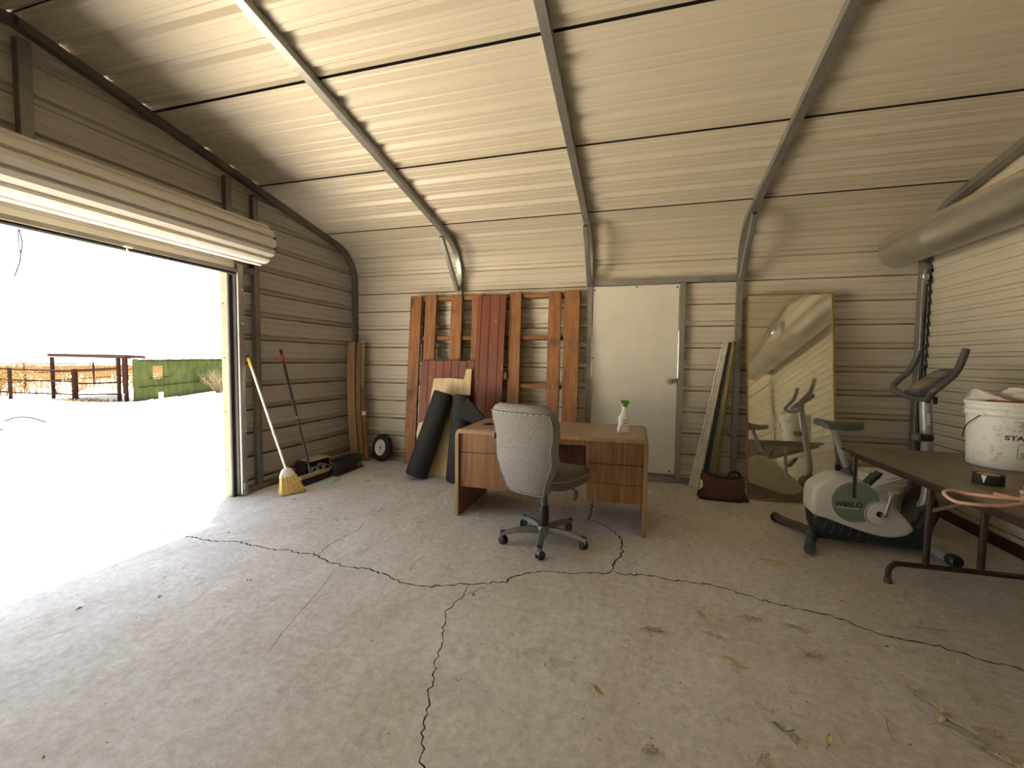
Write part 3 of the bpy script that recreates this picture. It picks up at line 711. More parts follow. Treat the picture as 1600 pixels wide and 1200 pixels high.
for p in fp: obj('post', pipe(p - V((0, 0, .05)), p + V((0, 0, 1.15 * kA)), .06), 'rust_pipe', ff)
for z in (1.1, .75, .4):
    for a_, b_ in zip(fp, fp[1:]): obj('rail', pipe(a_ + V((0, 0, z * kA)), b_ + V((0, 0, z * kA)), .03), 'rust_pipe', ff)
pp = yp(-60, 43); solo('utility_pole', MB().tube([pp, pp + V((0, 0, 5.4))], [.13, .09], 8).bar(pp + V((-.6, -.4, 5.0)), pp + V((.6, .4, 5.0)), .1, .1), 'pole_grey', 'faint tall pole far beyond the green wall', 'pole')

def twig_cluster(base, n, h, spread, r=.006, seed=1, fork=3):
    q = random.Random(seed); mb = MB()
    for i in range(n):
        a_ = q.uniform(0, 2 * pi); t_ = q.uniform(.1, 1) * spread; hh = h * q.uniform(.5, 1)
        p0 = V(base) + V((q.uniform(-.1, .1), q.uniform(-.1, .1), -.02)); p2 = p0 + V((cos(a_) * t_, sin(a_) * t_, hh)); p1 = (p0 + p2) / 2 + V((q.uniform(-.1, .1), q.uniform(-.1, .1), hh * .12))
        mb.tube([p0, p1, p2], [r, r * .8, r * .4], 4)
        for k in range(fork):
            u = q.uniform(.4, .95); pa = p1.lerp(p2, u); a2 = q.uniform(0, 2 * pi)
            mb.tube([pa, pa + V((cos(a2) * hh * .25, sin(a2) * hh * .25, hh * .22))], [r * .6, r * .25], 4)
    return mb
solo('tumbleweed', twig_cluster(yp(-15.0, 12.55), 60, 1.15, 1.0, .013, 3, 4), 'outside_twig', 'pale dry tumbleweed against the green wall beside the doorway', 'weed')
solo('dead_bush', twig_cluster(yp(-19.0, 8.3), 130, 1.75, 2.1, .017, 4, 5), 'outside_brush', 'leafless tan bush tangled in the corral fence', 'bush')
tp = yp(-10.66, 4.62)
mb = MB().tube(smoothpath([tp + V((-.12, -.05, -.05)), tp + V((-.14, -.08, .5)), tp + V((-.22, -.2, 1.0)), tp + V((-.30, -.5, 1.5))], 4), [.10] * 4 + [.08] * 5 + [.05] * 4, 8)
mb.tube(smoothpath([tp + V((-.1, 0, .15)), tp + V((0, .12, .03)), tp + V((.1, .3, 0))], 4), [.06, .055, .05, .045, .04, .03, .03, .02, .01], 6)
solo('tree_stump', mb, 'pole_grey', 'grey leaning trunk at the edge of the doorway view', 'tree trunk')
hp = yp(-11.2, 5.25)
solo('bent_branch', MB().tube(smoothpath([hp + V((-.25, -.1, .10)), hp + V((-.1, .05, .17)), hp + V((.1, .2, .15)), hp + V((.22, .42, .02))], 5), .022, 7), 'pole_grey', 'short bent dark branch lying on the bright yard', 'branch')
mb = MB(); q = random.Random(11)
for i in range(9500):
    d = 27 + 120 * q.random() ** .6; x_ = -d; yy = d * q.uniform(-.15, .95)
    c = V((x_, yy, gz(x_, yy))); h = q.uniform(.22, .6) * (1 + d / 90)
    for k in range(7):
        a_ = q.uniform(0, 6.28); b0 = c + V((q.uniform(-.25, .25), q.uniform(-.25, .25), -.02)); wd = .018 + d * .0006; ex_ = V((cos(a_) * wd, sin(a_) * wd, 0))
        mb.add([b0 - ex_, b0 + ex_, b0 + V((q.uniform(-.2, .2) * h, q.uniform(-.2, .2) * h, h * q.uniform(.6, 1.1)))], [(0, 1, 2)])
solo('dry_grass', mb, 'outside_brush', 'dry tan weeds covering the field beyond the fences', 'grass', kind='stuff', smooth=0)
mb = MB()
for i in range(240):
    d = q.uniform(0, 1); c0 = P1.lerp(P0, d) + V((q.uniform(-.8, .8), q.uniform(-.6, .2), 0)); c = V((c0.x, c0.y, gz(c0.x, c0.y)))
    h = q.uniform(.05, .16); a_ = q.uniform(0, 6.28); mb.add([c + V((.03, 0, 0)), c + V((-.03, 0, 0)), c + V((cos(a_) * .08, sin(a_) * .08, h))], [(0, 1, 2)])
solo('grass_fringe', mb, 'outside_brush', 'low dry grass along the foot of the shelter posts', 'grass', kind='stuff', smooth=0)

# ------------------------------------------------------------------ pallet frame, red boards, plywood, rolls
def lean(x, u, d, y0, slope):
    """point on a board leaning on the back wall: u up the board, d towards the camera"""
    a_ = math.atan(slope); return V((x, y0 + u * sin(a_) - d * cos(a_), u * cos(a_) + d * sin(a_)))
PY, PS = 4.715, .088
pal = root('wooden_pallet', (-1.65, PY, 0), 'wide stained wooden pallet frame leaning on the back wall', 'pallet')
rotp = Matrix.Rotation(-math.atan(PS), 3, 'X')
def lboard(name, x0, x1, u0, u1, d, th, mat, par, y0=PY, sl=PS, dx=0.0, ch=.004):
    c = lean((x0 + x1) / 2, (u0 + u1) / 2, d, y0, sl); mb = MB()
    Rm = Matrix.Rotation(-math.atan(sl), 3, 'X') @ Matrix.Rotation(dx, 3, 'Y')
    mb.box(c, (x1 - x0, th, u1 - u0), Rm, ch); return obj(name, mb, mat, par)
for x0, x1, dx in ((-2.715, -2.565, .004), (-2.515, -2.365, .004), (-2.168, -2.025, .0), (-1.895, -1.755, 0), (-1.435, -1.292, -.004), (-.975, -.832, -.004), (-.797, -.622, -.004)):
    bo = lboard('front_board', x0, x1, .03, 2.10 + rnd.uniform(-.012, .006), .02, .036, 'pallet_wood', pal, dx=dx)
    mb = MB()
    for u in (2.05, 1.57, 1.02, .50):
        for xx in (.3, .7):
            for du in (.0, .03):
                mb.lathe([(0, 0), (.005, 0), (0, .003)], 6, axisM(lean(x0 + (x1 - x0) * xx, u - du, .0385, PY, PS), (0, -1, .08)))
    obj('nail_head', mb, 'leather_dark', bo)['kind'] = 'stuff'
for u in (2.06, 1.575, 1.02, .50, .08): lboard('rail', -2.70, -.63, u - .025, u + .022, -.043, .088, 'pallet_rail', pal)
lboard('back_board', -2.60, -2.475, .1, 2.05, -.105, .02, 'black_plastic', pal)  # black strip added behind the gap between the two left boards
lboard('back_board', -1.77, -1.62, .1, 2.08, -.100, .02, 'pallet_wood', pal)

RY, RS = 4.60, .105
red = root('red_board_panel', (-1.95, RY, 0), 'worn red painted tongue and groove panel leaning on the pallet', 'wood panel')
x = -2.50; i = 0
wds = [.098] * 7 + [.055, .105, .115, .075]
for i, wd in enumerate(wds):
    tall = i >= 7
    lboard('board', x + .0015, x + wd - .0015, .12, (2.065 if tall else 1.30) + rnd.uniform(-.006, .006) - (0 if tall or i < 6 else -.005), .0, .018, 'red_boards', red, RY, RS, .006, .003)
    x += wd
lboard('backing_batten', -2.48, -1.43, .2, .28, -.022, .02, 'pallet_rail', red, RY, RS)
lboard('backing_batten', -2.48, -1.43, 1.1, 1.18, -.022, .02, 'pallet_rail', red, RY, RS)

PLY, PLS = 4.40, .25
a_ = math.atan(PLS)
poly = [(-2.33, .0), (-1.80, .0), (-1.835, 1.235), (-1.902, 1.235), (-1.918, 1.112), (-2.08, 1.125), (-2.298, 1.115), (-2.335, .62), (-2.43, .58), (-2.445, .46), (-2.36, .12)]
mb = MB().prism(poly, lambda p, u, d: lean(p, u, d, PLY, PLS), 0, .011)
solo('plywood_sheet', mb, 'plywood', 'pale notched plywood sheet standing behind the black rolls', 'plywood')

def rolled(name, base, top, r, label, turns=4):
    base, top = V(base), V(top); d = (top - base).normalized(); L = (top - base).length
    M = axisM(base, d); rt_ = root(name, base, label, 'mat roll'); mb = MB(); n = 40
    # spiral of matting: outer skin closed, end faces show the wound layers
    prof = [(r * .35, .0), (r, 0), (r, L), (r * .35, L), (r * .33, L - .05), (r * .33, .05)]
    mb.lathe([(r * .4, .01), (r * .96, .0), (r, .008), (r, L * .3), (r * .985, L * .55), (r, L - .008), (r * .96, L), (r * .4, L - .01), (r * .38, L - .10), (0, L - .11)], n, M)
    obj('outer_wrap', mb, 'roll_mat', rt_)
    mb = MB()
    for z in (L + .001, -.001):
        pts = [M @ V((r * (.94 - .5 * k / 90) * cos(k * .28), r * (.94 - .5 * k / 90) * sin(k * .28), z)) for k in range(91)]
        mb.tube(pts, .003, 4)
    obj('wound_layer', mb, 'roll_mat', rt_)['kind'] = 'stuff'
    pts = [M @ V((r * 1.012 * cos(.8), r * 1.012 * sin(.8), z)) for z in (.01, L - .01)]
    obj('loose_edge', MB().tube(pts, .004, 5), 'roll_mat', rt_)
    return rt_, M, L
rolled('mat_roll', (-2.30, 4.235, .035), (-2.075, 4.475, .925), .122, 'thick black mat roll leaning sideways against the plywood')
r2, M2, L2 = rolled('mat_roll', (-1.835, 4.245, .012), (-1.80, 4.36, .925), .105, 'upright black mat roll with a folded flap beside the desk')
fl = [V((-1.725, 4.27, .905)), V((-1.795, 4.20, .70)), V((-1.62, 4.16, .66)), V((-1.50, 4.22, .70))]
mb = MB().add([*fl, *[p + V((.01, .014, .004)) for p in fl]], [(0, 1, 2, 3), (7, 6, 5, 4), (0, 4, 5, 1), (1, 5, 6, 2), (2, 6, 7, 3), (3, 7, 4, 0)])
obj('folded_flap', mb, 'roll_mat', r2)

# ------------------------------------------------------------------ desk
DX_0, DX_1, DY0, DY1, DH = -1.438, .092, 3.305, 4.035, .735
dk = root('office_desk', ((DX_0 + DX_1) / 2, (DY0 + DY1) / 2, 0), 'worn oak veneer double pedestal desk with rounded ends', 'desk')
rc = .045; pts = []
for k in range(7): a_ = pi - pi / 2 * k / 6; pts.append((DX_0 + rc + rc * cos(a_), DH - rc + rc * sin(a_)))
for k in range(7): a_ = pi / 2 - pi / 2 * k / 6; pts.append((DX_1 - rc + rc * cos(a_), DH - rc + rc * sin(a_)))
inn = [(DX_1 - .033, DH - rc), (DX_1 - .036, DH - .036), (DX_0 + .036, DH - .036), (DX_0 + .033, DH - rc)]
mb = MB(); poly = pts + inn; n = len(poly); vs = []
for y, ins in ((DY0, .010), (DY0 + .012, 0), (DY1 - .012, 0), (DY1, .010)):
    for xx, zz in poly:
        cxm = (DX_0 + DX_1) / 2
        vs.append((xx, y, zz - (ins if zz > DH - .034 else 0)))
fs = []
for k in range(3):
    for i in range(n): j = (i + 1) % n; fs.append((k * n + i, k * n + j, (k + 1) * n + j, (k + 1) * n + i))
fs += [tuple(range(n))[::-1], tuple(range(3 * n, 4 * n))]
obj('desktop', mb.add(vs, fs), 'desk_top', dk)
for xx in (DX_0 + .0165, DX_1 - .0165):
    e = obj('end_panel', MB().box((xx, (DY0 + DY1) / 2, (DH - rc) / 2), (.031, DY1 - DY0 - .02, DH - rc), None, .003), 'oak_veneer', dk)
    obj('edge_band', MB().box((xx, DY0 + .005, (DH - rc) / 2), (.032, .012, DH - rc), None, .004), 'desk_edge', e)
obj('front_edge_band', MB().box(((DX_0 + DX_1) / 2, DY0 + .001, DH - .020), (DX_1 - DX_0 - .085, .006, .026), None, .002), 'desk_edge', dk)
def pedestal(x0, x1, z0, splits):
    pd = obj('pedestal', MB().box(((x0 + x1) / 2, DY0 + .38, (z0 + DH - .036) / 2), (x1 - x0, .66, DH - .037 - z0), None, .003), 'oak_veneer', dk)
    zs_ = splits
    for a_, b_ in zip(zs_, zs_[1:]):
        obj('drawer_front', MB().box(((x0 + x1) / 2, DY0 + .036, (a_ + b_) / 2), (x1 - x0 - .004, .022, abs(b_ - a_) - .004), None, .002), 'oak_veneer', dk)
    return pd
pedestal(DX_0 + .034, -.985, .245, (.698, .540, .247)); p_r = pedestal(-.362, DX_1 - .034, .228, (.698, .528, .378, .230))
obj('side_strip', MB().box((-.354, DY0 + .030, .462), (.008, .014, .465), None, .002), 'desk_edge', p_r)
mb = MB().prism([(-.325, .43), (-.29, .455), (-.275, .43), (-.30, .445), (-.318, .428)], XZ, DY0 + .0235, DY0 + .0245)
obj('scuff_mark', mb, 'desk_top', p_r)
obj('modesty_panel', MB().box((-.67, DY1 - .10, .49), (.63, .016, .42), None, .002), 'oak_veneer', dk)
obj('centre_rail', MB().box((-.67, DY0 + .10, DH - .065), (.62, .02, .055), None, .002), 'oak_veneer', dk)

# spray bottle
sb = root('spray_bottle', (-.098, 3.575, DH), 'white spray bottle with a green trigger standing on the desk', 'spray bottle', rz=R(8))
rings = [(0, .036, .024, 0), (.004, .040, .028, 0), (.035, .039, .027, 0), (.075, .036, .025, .001), (.105, .037, .026, .0), (.125, .036, .025, .002), (.150, .026, .021, .006), (.170, .020, .018, .006), (.190, .0165, .0165, .006), (.206, .015, .015, .006)]
mb = MB(); n = 24; vs = []
for z, rx, ry, ox in rings:
    rx *= 1.22 if z < .13 else 1.08
    for k in range(n):
        a_ = 2 * pi * k / n; c_, s_ = cos(a_), sin(a_)
        dent = 1 - (.16 * math.exp(-((z - .088) / .022) ** 2) if c_ < -.3 else 0)
        vs.append((ox + rx * dent * math.copysign(abs(c_) ** .75, c_), ry * math.copysign(abs(s_) ** .75, s_), z))
fs = [(i * n + k, i * n + (k + 1) % n, (i + 1) * n + (k + 1) % n, (i + 1) * n + k) for i in range(len(rings) - 1) for k in range(n)] + [tuple(range(n))[::-1], tuple((len(rings) - 1) * n + k for k in range(n))]
obj('bottle_body', mb.add(vs, fs), 'white_plastic', sb, local=True, smooth=50)
hd = obj('spray_head', MB().prism([(-.030, .238), (-.028, .258), (.006, .262), (.030, .256), (.044, .243), (.034, .238), (.026, .226), (.022, .207), (-.008, .207), (-.010, .228), (-.018, .236)], lambda a_, b_, d: V((a_ + .006, d, b_)), -.011, .011), 'bottle_green', sb, local=True)
obj('nozzle', MB().lathe([(0, 0), (.010, 0), (.010, .014), (.006, .016), (0, .016)], 12, axisM((-.024, 0, .249), (-1, 0, 0))), 'white_plastic', hd, local=True)
obj('trigger', MB().prism([(-.012, .236), (-.022, .212), (-.032, .200), (-.026, .200), (-.014, .212), (-.004, .234)], lambda a_, b_, d: V((a_, d, b_)), -.006, .006), 'white_plastic', hd, local=True)
obj('collar', MB().lathe([(.0165, .198), (.018, .200), (.018, .208), (0, .208)], 16, Matrix.Translation((.006, 0, 0))), 'white_plastic', sb, local=True)

def text_mesh(s_, size, ext=.0004, shear=0.0):
    cu = bpy.data.curves.new('t', 'FONT'); cu.body = s_; cu.size = size; cu.extrude = ext; cu.align_x = 'CENTER'; cu.shear = shear; cu.offset = size * .03
    ob = bpy.data.objects.new('t', cu); C.objects.link(ob); bpy.context.view_layer.update()
    me_ = bpy.data.meshes.new_from_object(ob.evaluated_get(bpy.context.evaluated_depsgraph_get()))
    vs_ = [v_.co.copy() for v_ in me_.vertices]; fs_ = [tuple(p.vertices) for p in me_.polygons]
    bpy.data.objects.remove(ob); bpy.data.curves.remove(cu); bpy.data.meshes.remove(me_)
    return vs_, fs_
def onbottle(vs_, x0, z0): return [V((x0 + p.x, -.0272 - p.z + (abs(x0 + p.x) / .04) ** 4 * .006, z0 + p.y)) for p in vs_]
vs_, fs_ = text_mesh('VEO', .026); obj('lettering', MB().add(onbottle(vs_, .012, .092), fs_), 'ink_grey', sb, local=True, smooth=0)
mb = MB().box((.012, -.0275, .080), (.034, .001, .005)); mb.box((.010, -.0282, .062), (.026, .001, .002)).box((.012, -.0284, .054), (.022, .001, .002))
obj('label_line', mb, 'ink', sb, local=True)
obj('label_mark', MB().prism([(-.030, .008), (-.030, .034), (-.022, .052), (-.008, .064), (-.006, .061), (-.018, .048), (-.022, .034), (-.020, .010)], lambda a_, b_, d: V((a_, d, b_)), -.0292, -.0286), 'ink_grey', sb, local=True)

# little black charger lying on the desk
bc = root('cable_clip', (-1.24, 3.60, DH), 'small black plastic clip with a silver dot lying on the desk', 'clip', rz=.3)
obj('clip_body', MB().pillow([(-.05, -.012), (-.02, -.022), (.0, -.02), (.02, -.012), (.06, -.016), (.062, -.004), (.02, .012), (-.01, .022), (-.045, .018)], XY, .0, .016, .005), 'black_plastic', bc, local=True)
obj('button', MB().lathe([(0, .026), (.010, .024), (.014, .015), (.014, .012)], 12, Matrix.Translation((.0, .0, 0))), 'black_plastic', bc, local=True)
obj('silver_dot', MB().lathe([(0, .0285), (.005, .0275), (.005, .025)], 10, Matrix.Translation((.0, -.004, 0))), 'chrome', bc, local=True)

# ------------------------------------------------------------------ office chair (local: +y is the way it faces)
ch = root('office_chair', (-.622, 3.03, 0), 'grey fabric office chair turned towards the desk', 'office chair', rz=R(-24))
def interp(tab, z):
    for (z0, a0), (z1, a1) in zip(tab, tab[1:]):
        if z <= z1: u = (z - z0) / (z1 - z0); u = max(0, u); u = u * u * (3 - 2 * u); return a0 + (a1 - a0) * u
    return tab[-1][1]
WT = [(.40, .150), (.42, .170), (.48, .188), (.56, .222), (.63, .254), (.72, .250), (.80, .264), (.90, .272), (.965, .262), (1.0, .230), (1.015, .18)]
YT = [(.38, -.205), (.55, -.235), (.80, -.265), (1.02, -.31)]
DT = [(.40, .035), (.43, .055), (.60, .070), (.80, .055), (.95, .055), (1.0, .04), (1.015, .02)]
zz_ = [.40 + (1.015 - .40) * k / 26 for k in range(27)]
def back_pt(z, a_, grow=1.0, off=0.0):
    w_, d_ = interp(WT, z), interp(DT, z); c_, s_ = cos(a_), sin(a_)
    x_ = w_ * grow * math.copysign(abs(c_) ** .8, c_); y_ = d_ * math.copysign(abs(s_) ** .7, s_)
    return V((x_, interp(YT, z) + y_ + .045 * (x_ / .25) ** 2 + (off if s_ < 0 else 0), z))
mb = MB(); n = 32; vs = []
for z in zz_: vs += [back_pt(z, 2 * pi * k / n) for k in range(n)]
fs = [(i * n + k, i * n + (k + 1) % n, (i + 1) * n + (k + 1) % n, (i + 1) * n + k) for i in range(26) for k in range(n)] + [tuple(range(n))[::-1], tuple(26 * n + k for k in range(n))]
obj('back_cushion', mb.add(vs, fs), 'fabric', ch, local=True, smooth=70)
def rear(u, z, lift):   # rear skin point, u in -1..1
    w_, d_ = interp(WT, z), interp(DT, z); x_ = w_ * u
    yy = d_ * (max(0.0, 1 - abs(u) ** 2.5)) ** .28
    return V((x_, interp(YT, z) - yy + .045 * (x_ / .25) ** 2 - lift, z))
pz0, pz1, pu = .418, .960, .92
mb = MB().grid(lambda u, v_: rear((u * 2 - 1) * pu, pz0 + (pz1 - pz0) * v_, .005), 17, 22)
pan = obj('back_panel', mb, 'fabric', ch, local=True, smooth=70)
path = [rear(-pu, pz0 + (pz1 - pz0) * k / 20, .006) for k in range(21)] + [rear(-pu + 2 * pu * k / 12, pz1, .006) for k in range(1, 13)] + [rear(pu, pz1 - (pz1 - pz0) * k / 20, .006) for k in range(1, 21)] + [rear(pu - 2 * pu * k / 12, pz0, .006) for k in range(1, 12)]
obj('piping', MB().tube(path, .0042, 6, closed=True), 'fabric_dark', pan, local=True)
mb = MB()
for i in range(21, 33):
    a_, b_ = path[i - 1], path[i]; mb.tube([a_ + V((0, -.004, 0)), a_.lerp(b_, .7) + V((0, -.004, 0))], .0022, 5)
obj('stitching', mb, 'thread', pan, local=True)['kind'] = 'stuff'
obj('seam_line', MB().tube([p + V((-.003 if p.x < 0 else .003, -.002, 0)) for p in path[:21]], .0016, 5).tube([p + V((.003, -.002, 0)) for p in path[32:53]], .0016, 5).tube([p + V((0, -.003, -.003)) for p in path[52:]], .0016, 5), 'thread', pan, local=True)
obj('recline_clip', MB().box(rear(-.90, .775, .012), (.024, .03, .045), Matrix.Rotation(.25, 3, 'Y'), .008), 'black_plastic', ch, local=True)
# headrest roll seam and seat
mb = MB(); vs = []; lv = [(.425, .80), (.435, .93), (.46, .99), (.50, 1.0), (.53, .97), (.55, .90), (.558, .72)]; n = 36
for z, k_ in lv:
    for k in range(n):
        a_ = 2 * pi * k / n; c_, s_ = cos(a_), sin(a_)
        vs.append(V((.262 * k_ * math.copysign(abs(c_) ** .6, c_), .055 + .255 * k_ * math.copysign(abs(s_) ** .6, s_), z - (.03 * max(0, s_) ** 3 if z > .5 else 0))))
fs = [(i * n + k, i * n + (k + 1) % n, (i + 1) * n + (k + 1) % n, (i + 1) * n + k) for i in range(len(lv) - 1) for k in range(n)] + [tuple(range(n))[::-1], tuple((len(lv) - 1) * n + k for k in range(n))]
st = obj('seat', mb.add(vs, fs), 'fabric_dark', ch, local=True, smooth=60)
ring_ = [vs[3 * n + k] * 1.0 + V((0, 0, 0)) for k in range(n)]
obj('seat_piping', MB().tube(ring_, .006, 6, closed=True), 'fabric', st, local=True)
obj('mechanism', MB().box((0, .02, .405), (.17, .24, .045), None, .012).box((0, -.15, .395), (.07, .16, .02), None, .005), 'black_plastic', ch, local=True)
obj('back_bracket', MB().box((0, -.215, .432), (.07, .02, .09), Matrix.Rotation(-.15, 3, 'X'), .005), 'black_plastic', ch, local=True)
obj('gas_column', MB().lathe([(.034, .09), (.036, .11), (.036, .24), (.031, .26), (.031, .265), (0, .265)], 20), 'black_plastic', ch, local=True)
obj('piston', MB().lathe([(.024, .255), (.024, .40), (0, .40)], 18), 'grey_plastic', ch, local=True)
obj('hub', MB().lathe([(.0, .055), (.035, .055), (.052, .075), (.052, .105), (.045, .118), (.0, .118)], 24), 'silver_dull', ch, local=True)
for k in range(5):
    a_ = R(60 + 72 * k + 24); M = Matrix.Rotation(a_, 4, 'Z'); mb = MB(); vs = []
    secs = [(.035, .078, .026, .022), (.12, .086, .024, .019), (.20, .083, .021, .016), (.27, .072, .019, .014), (.305, .064, .020, .013), (.322, .062, .012, .010)]
    for r_, z, hw, hh in secs:
        for yy, dz in ((-hw, -hh), (-hw, hh * .3), (-hw * .55, hh), (hw * .55, hh), (hw, hh * .3), (hw, -hh)): vs.append(M @ V((r_, yy, z + dz + .01)))
    fs = [(i * 6 + j, i * 6 + (j + 1) % 6, (i + 1) * 6 + (j + 1) % 6, (i + 1) * 6 + j) for i in range(len(secs) - 1) for j in range(6)] + [tuple(range(6))[::-1], tuple((len(secs) - 1) * 6 + j for j in range(6))]
    lg = obj('leg', mb.add(vs, fs), 'silver_dull', ch, local=True, smooth=45)
    tp_ = M @ V((.305, 0, 0))
    obj('tip_cap', MB().box(M @ V((.293, 0, .0895)), (.05, .026, .008), M.to_3x3(), .003), 'black_plastic', lg, local=True)
    cs = obj('caster', MB().lathe([(.011, .046), (.011, .064), (0, .064)], 10, Matrix.Translation(tp_)).box(tp_ + V((0, 0, .042)), (.030, .016, .022), Matrix.Rotation(k * 1.3, 3, 'Z'), .006), 'zinc', ch, local=True)
    ax = V((cos(k * 1.3 + 2.2), sin(k * 1.3 + 2.2), 0))
    off_ = V((-ax.y, ax.x, 0)) * .012
    for sg in (-1, 1):
        obj('wheel', MB().lathe([(0, -.010), (.023, -.010), (.0295, -.006), (.030, .0), (.0295, .006), (.023, .010), (0, .010)], 18, axisM(tp_ + off_ + ax * sg * .014 + V((0, 0, .030)), ax)), 'black_plastic', cs, local=True)
lev = MB().tube([(-.555, 3.10, .405), (-.46, 3.13, .385), (-.415, 3.14, .36)], .005, 6)
lv_ = obj('height_lever', lev, 'black_plastic', ch)
mb = MB().pillow([(-.020, -.078), (.006, -.074), (.018, -.05), (.016, -.015), (.004, .0), (-.012, .0)], lambda a_, b_, d: V((-.408 + a_, 3.135 + d, .36 + b_)), -.006, .006, .004)
obj('paddle', mb, 'grey_plastic', lv_)

# ------------------------------------------------------------------ exercise bike (runs along x, faces the roll-up door)
BY = 3.65
bk = root('exercise_bike', (1.58, BY, 0), 'white and black upright exercise bike with a green disc', 'exercise bike')
dark = [(1.236, .235), (1.248, .14), (1.278, .066), (1.60, .050), (1.905, .034), (1.945, .12), (1.965, .24), (1.973, .325), (1.925, .345), (1.885, .31), (1.865, .25), (1.80, .20), (1.6, .2), (1.4, .24), (1.30, .262)]
sh_ = obj('base_shroud', MB().pillow(dark, XZ, BY - .085, BY + .085, .022), 'bike_base', bk, smooth=50)
mb = MB()
for k in range(9):
    x_ = 1.30 + k * .055
    mb.tube([(x_, BY - .0855, .085 + .006 * k * 0), (x_ + .035, BY - .0862, .215 - .010 * k)], .0035, 5)
obj('shroud_rib', mb, 'bike_base', sh_)['kind'] = 'stuff'
obj('neck_trim', MB().prism([(1.845, .195), (1.872, .245), (1.892, .305), (1.918, .337), (1.94, .33), (1.915, .29), (1.895, .23), (1.865, .185)], XZ, BY - .089, BY - .070), 'grey_plastic', sh_)
white = [(1.240, .222), (1.228, .30), (1.232, .387), (1.255, .433), (1.302, .472), (1.35, .502), (1.40, .514), (1.46, .511), (1.516, .492), (1.58, .452), (1.634, .402), (1.72, .318), (1.79, .25), (1.835, .19), (1.838, .165), (1.80, .128), (1.723, .104), (1.65, .105), (1.571, .12), (1.45, .155), (1.33, .195)]
white = [(p.x, p.y) for p in smoothpath([(a_, b_, 0) for a_, b_ in white], 3, True)]
wsx = obj('flywheel_cover', MB().pillow(white, XZ, BY - .103, BY + .103, .028, steps=4), 'bike_white', bk, smooth=60)
fy_ = BY - .103
def disc_poly(cx, cz, r, bx, bz, br, n=64):
    out_ = []
    for k in range(n):
        a_ = 2 * pi * k / n; x_, z_ = cx + r * cos(a_), cz + r * sin(a_); dx_, dz_ = x_ - bx, z_ - bz; d_ = hypot(dx_, dz_)
        if d_ < br: x_, z_ = bx + dx_ / d_ * br, bz + dz_ / d_ * br
        out_.append((x_, z_))
    # slide points that fell inside the bite onto its near arc
    res = []
    for x_, z_ in out_:
        res.append((x_, z_))
    return res
def bite(cx, cz, r, bx, bz, br):
    D_ = hypot(bx - cx, bz - cz); a0 = math.atan2(bz - cz, bx - cx); ca = math.acos((r * r + D_ * D_ - br * br) / (2 * r * D_)); cb = math.acos((br * br + D_ * D_ - r * r) / (2 * br * D_))
    p = [(cx + r * cos(a0 + ca + (2 * pi - 2 * ca) * k / 40), cz + r * sin(a0 + ca + (2 * pi - 2 * ca) * k / 40)) for k in range(41)]
    b0 = a0 + pi
    p += [(bx + br * cos(b0 + cb - 2 * cb * k / 12), bz + br * sin(b0 + cb - 2 * cb * k / 12)) for k in range(1, 12)]
    return p
dc = obj('side_disc', MB().prism(bite(1.487, .337, .143, 1.630, .268, .088), XZ, fy_ - .004, fy_ + .01), 'bike_green', wsx)
mb = MB(); ring_ = bite(1.487, .337, .122, 1.630, .268, .100); mb.tube([(a_, fy_ - .004, b_) for a_, b_ in ring_], .004, 6, closed=True)
obj('disc_ring', mb, 'bike_green', dc)
obj('bite_lip', MB().tube([(1.630 + .088 * cos(R(105 + 10 * k)), fy_ - .004, .268 + .088 * sin(R(105 + 10 * k))) for k in range(15)], .004, 6), 'bike_white', dc)
vs_, fs_ = text_mesh('WESLO', .050)
vs_ = [V((1.447 + p.x * 1.0, fy_ - .0062 - p.z, .302 + p.y)) for p in vs_]
obj('lettering', MB().add(vs_, fs_), 'ink', dc, smooth=0)
mb = MB(); x_ = 1.372
for k in range(15): l_ = rnd.uniform(.006, .013); mb.box((x_ + l_ / 2, fy_ - .0065, .294), (l_ - .002, .001, .006)); x_ += l_
obj('small_print', mb, 'chip_white', dc)['kind'] = 'stuff'
obj('crank_cover', MB().lathe([(0, .0), (.072, .0), (.075, .004), (.070, .007), (.0, .010)], 36, axisM((1.630, fy_ + .004, .268), (0, -1, 0))), 'bike_white', wsx)
cr = obj('crank', MB().tube(smoothpath([(1.637, fy_ - .012, .266), (1.650, fy_ - .030, .275), (1.655, fy_ - .034, .30), (1.675, fy_ - .036, .415)], 4), [.011] * 9 + [.010, .0095, .009, .009], 10).lathe([(0, 0), (.011, 0), (.011, .012), (0, .014)], 10, axisM((1.676, fy_ - .030, .413), (0, -1, 0))), 'chrome', bk)
obj('axle_hole', MB().lathe([(0, 0), (.020, 0), (.020, .006), (0, .006)], 16, axisM((1.630, fy_ - .006, .268), (0, -1, 0))), 'black_plastic', bk)
for a_, b_ in ((1.268, .40), (1.775, .20)): obj('screw', MB().lathe([(0, 0), (.005, 0), (.004, .003), (0, .003)], 8, axisM((a_, fy_ + .004, b_), (0, -1, 0))), 'black_plastic', wsx)
pd = obj('far_crank', MB().tube([(1.63, BY + .10, .268), (1.64, BY + .14, .28), (1.665, BY + .14, .42)], .010, 8), 'chrome', bk)
obj('pedal', MB().box((1.70, BY + .19, .44), (.10, .09, .028), Matrix.Rotation(-.9, 3, 'Y'), .006).box((1.735, BY + .19, .475), (.06, .085, .02), Matrix.Rotation(-1.0, 3, 'Y'), .004), 'black_plastic', pd)
obj('frame_rail', MB().bar((1.25, BY, .042), (1.96, BY, .036), .05, .03, (0, 0, 1), .004), 'grey_plastic', bk)
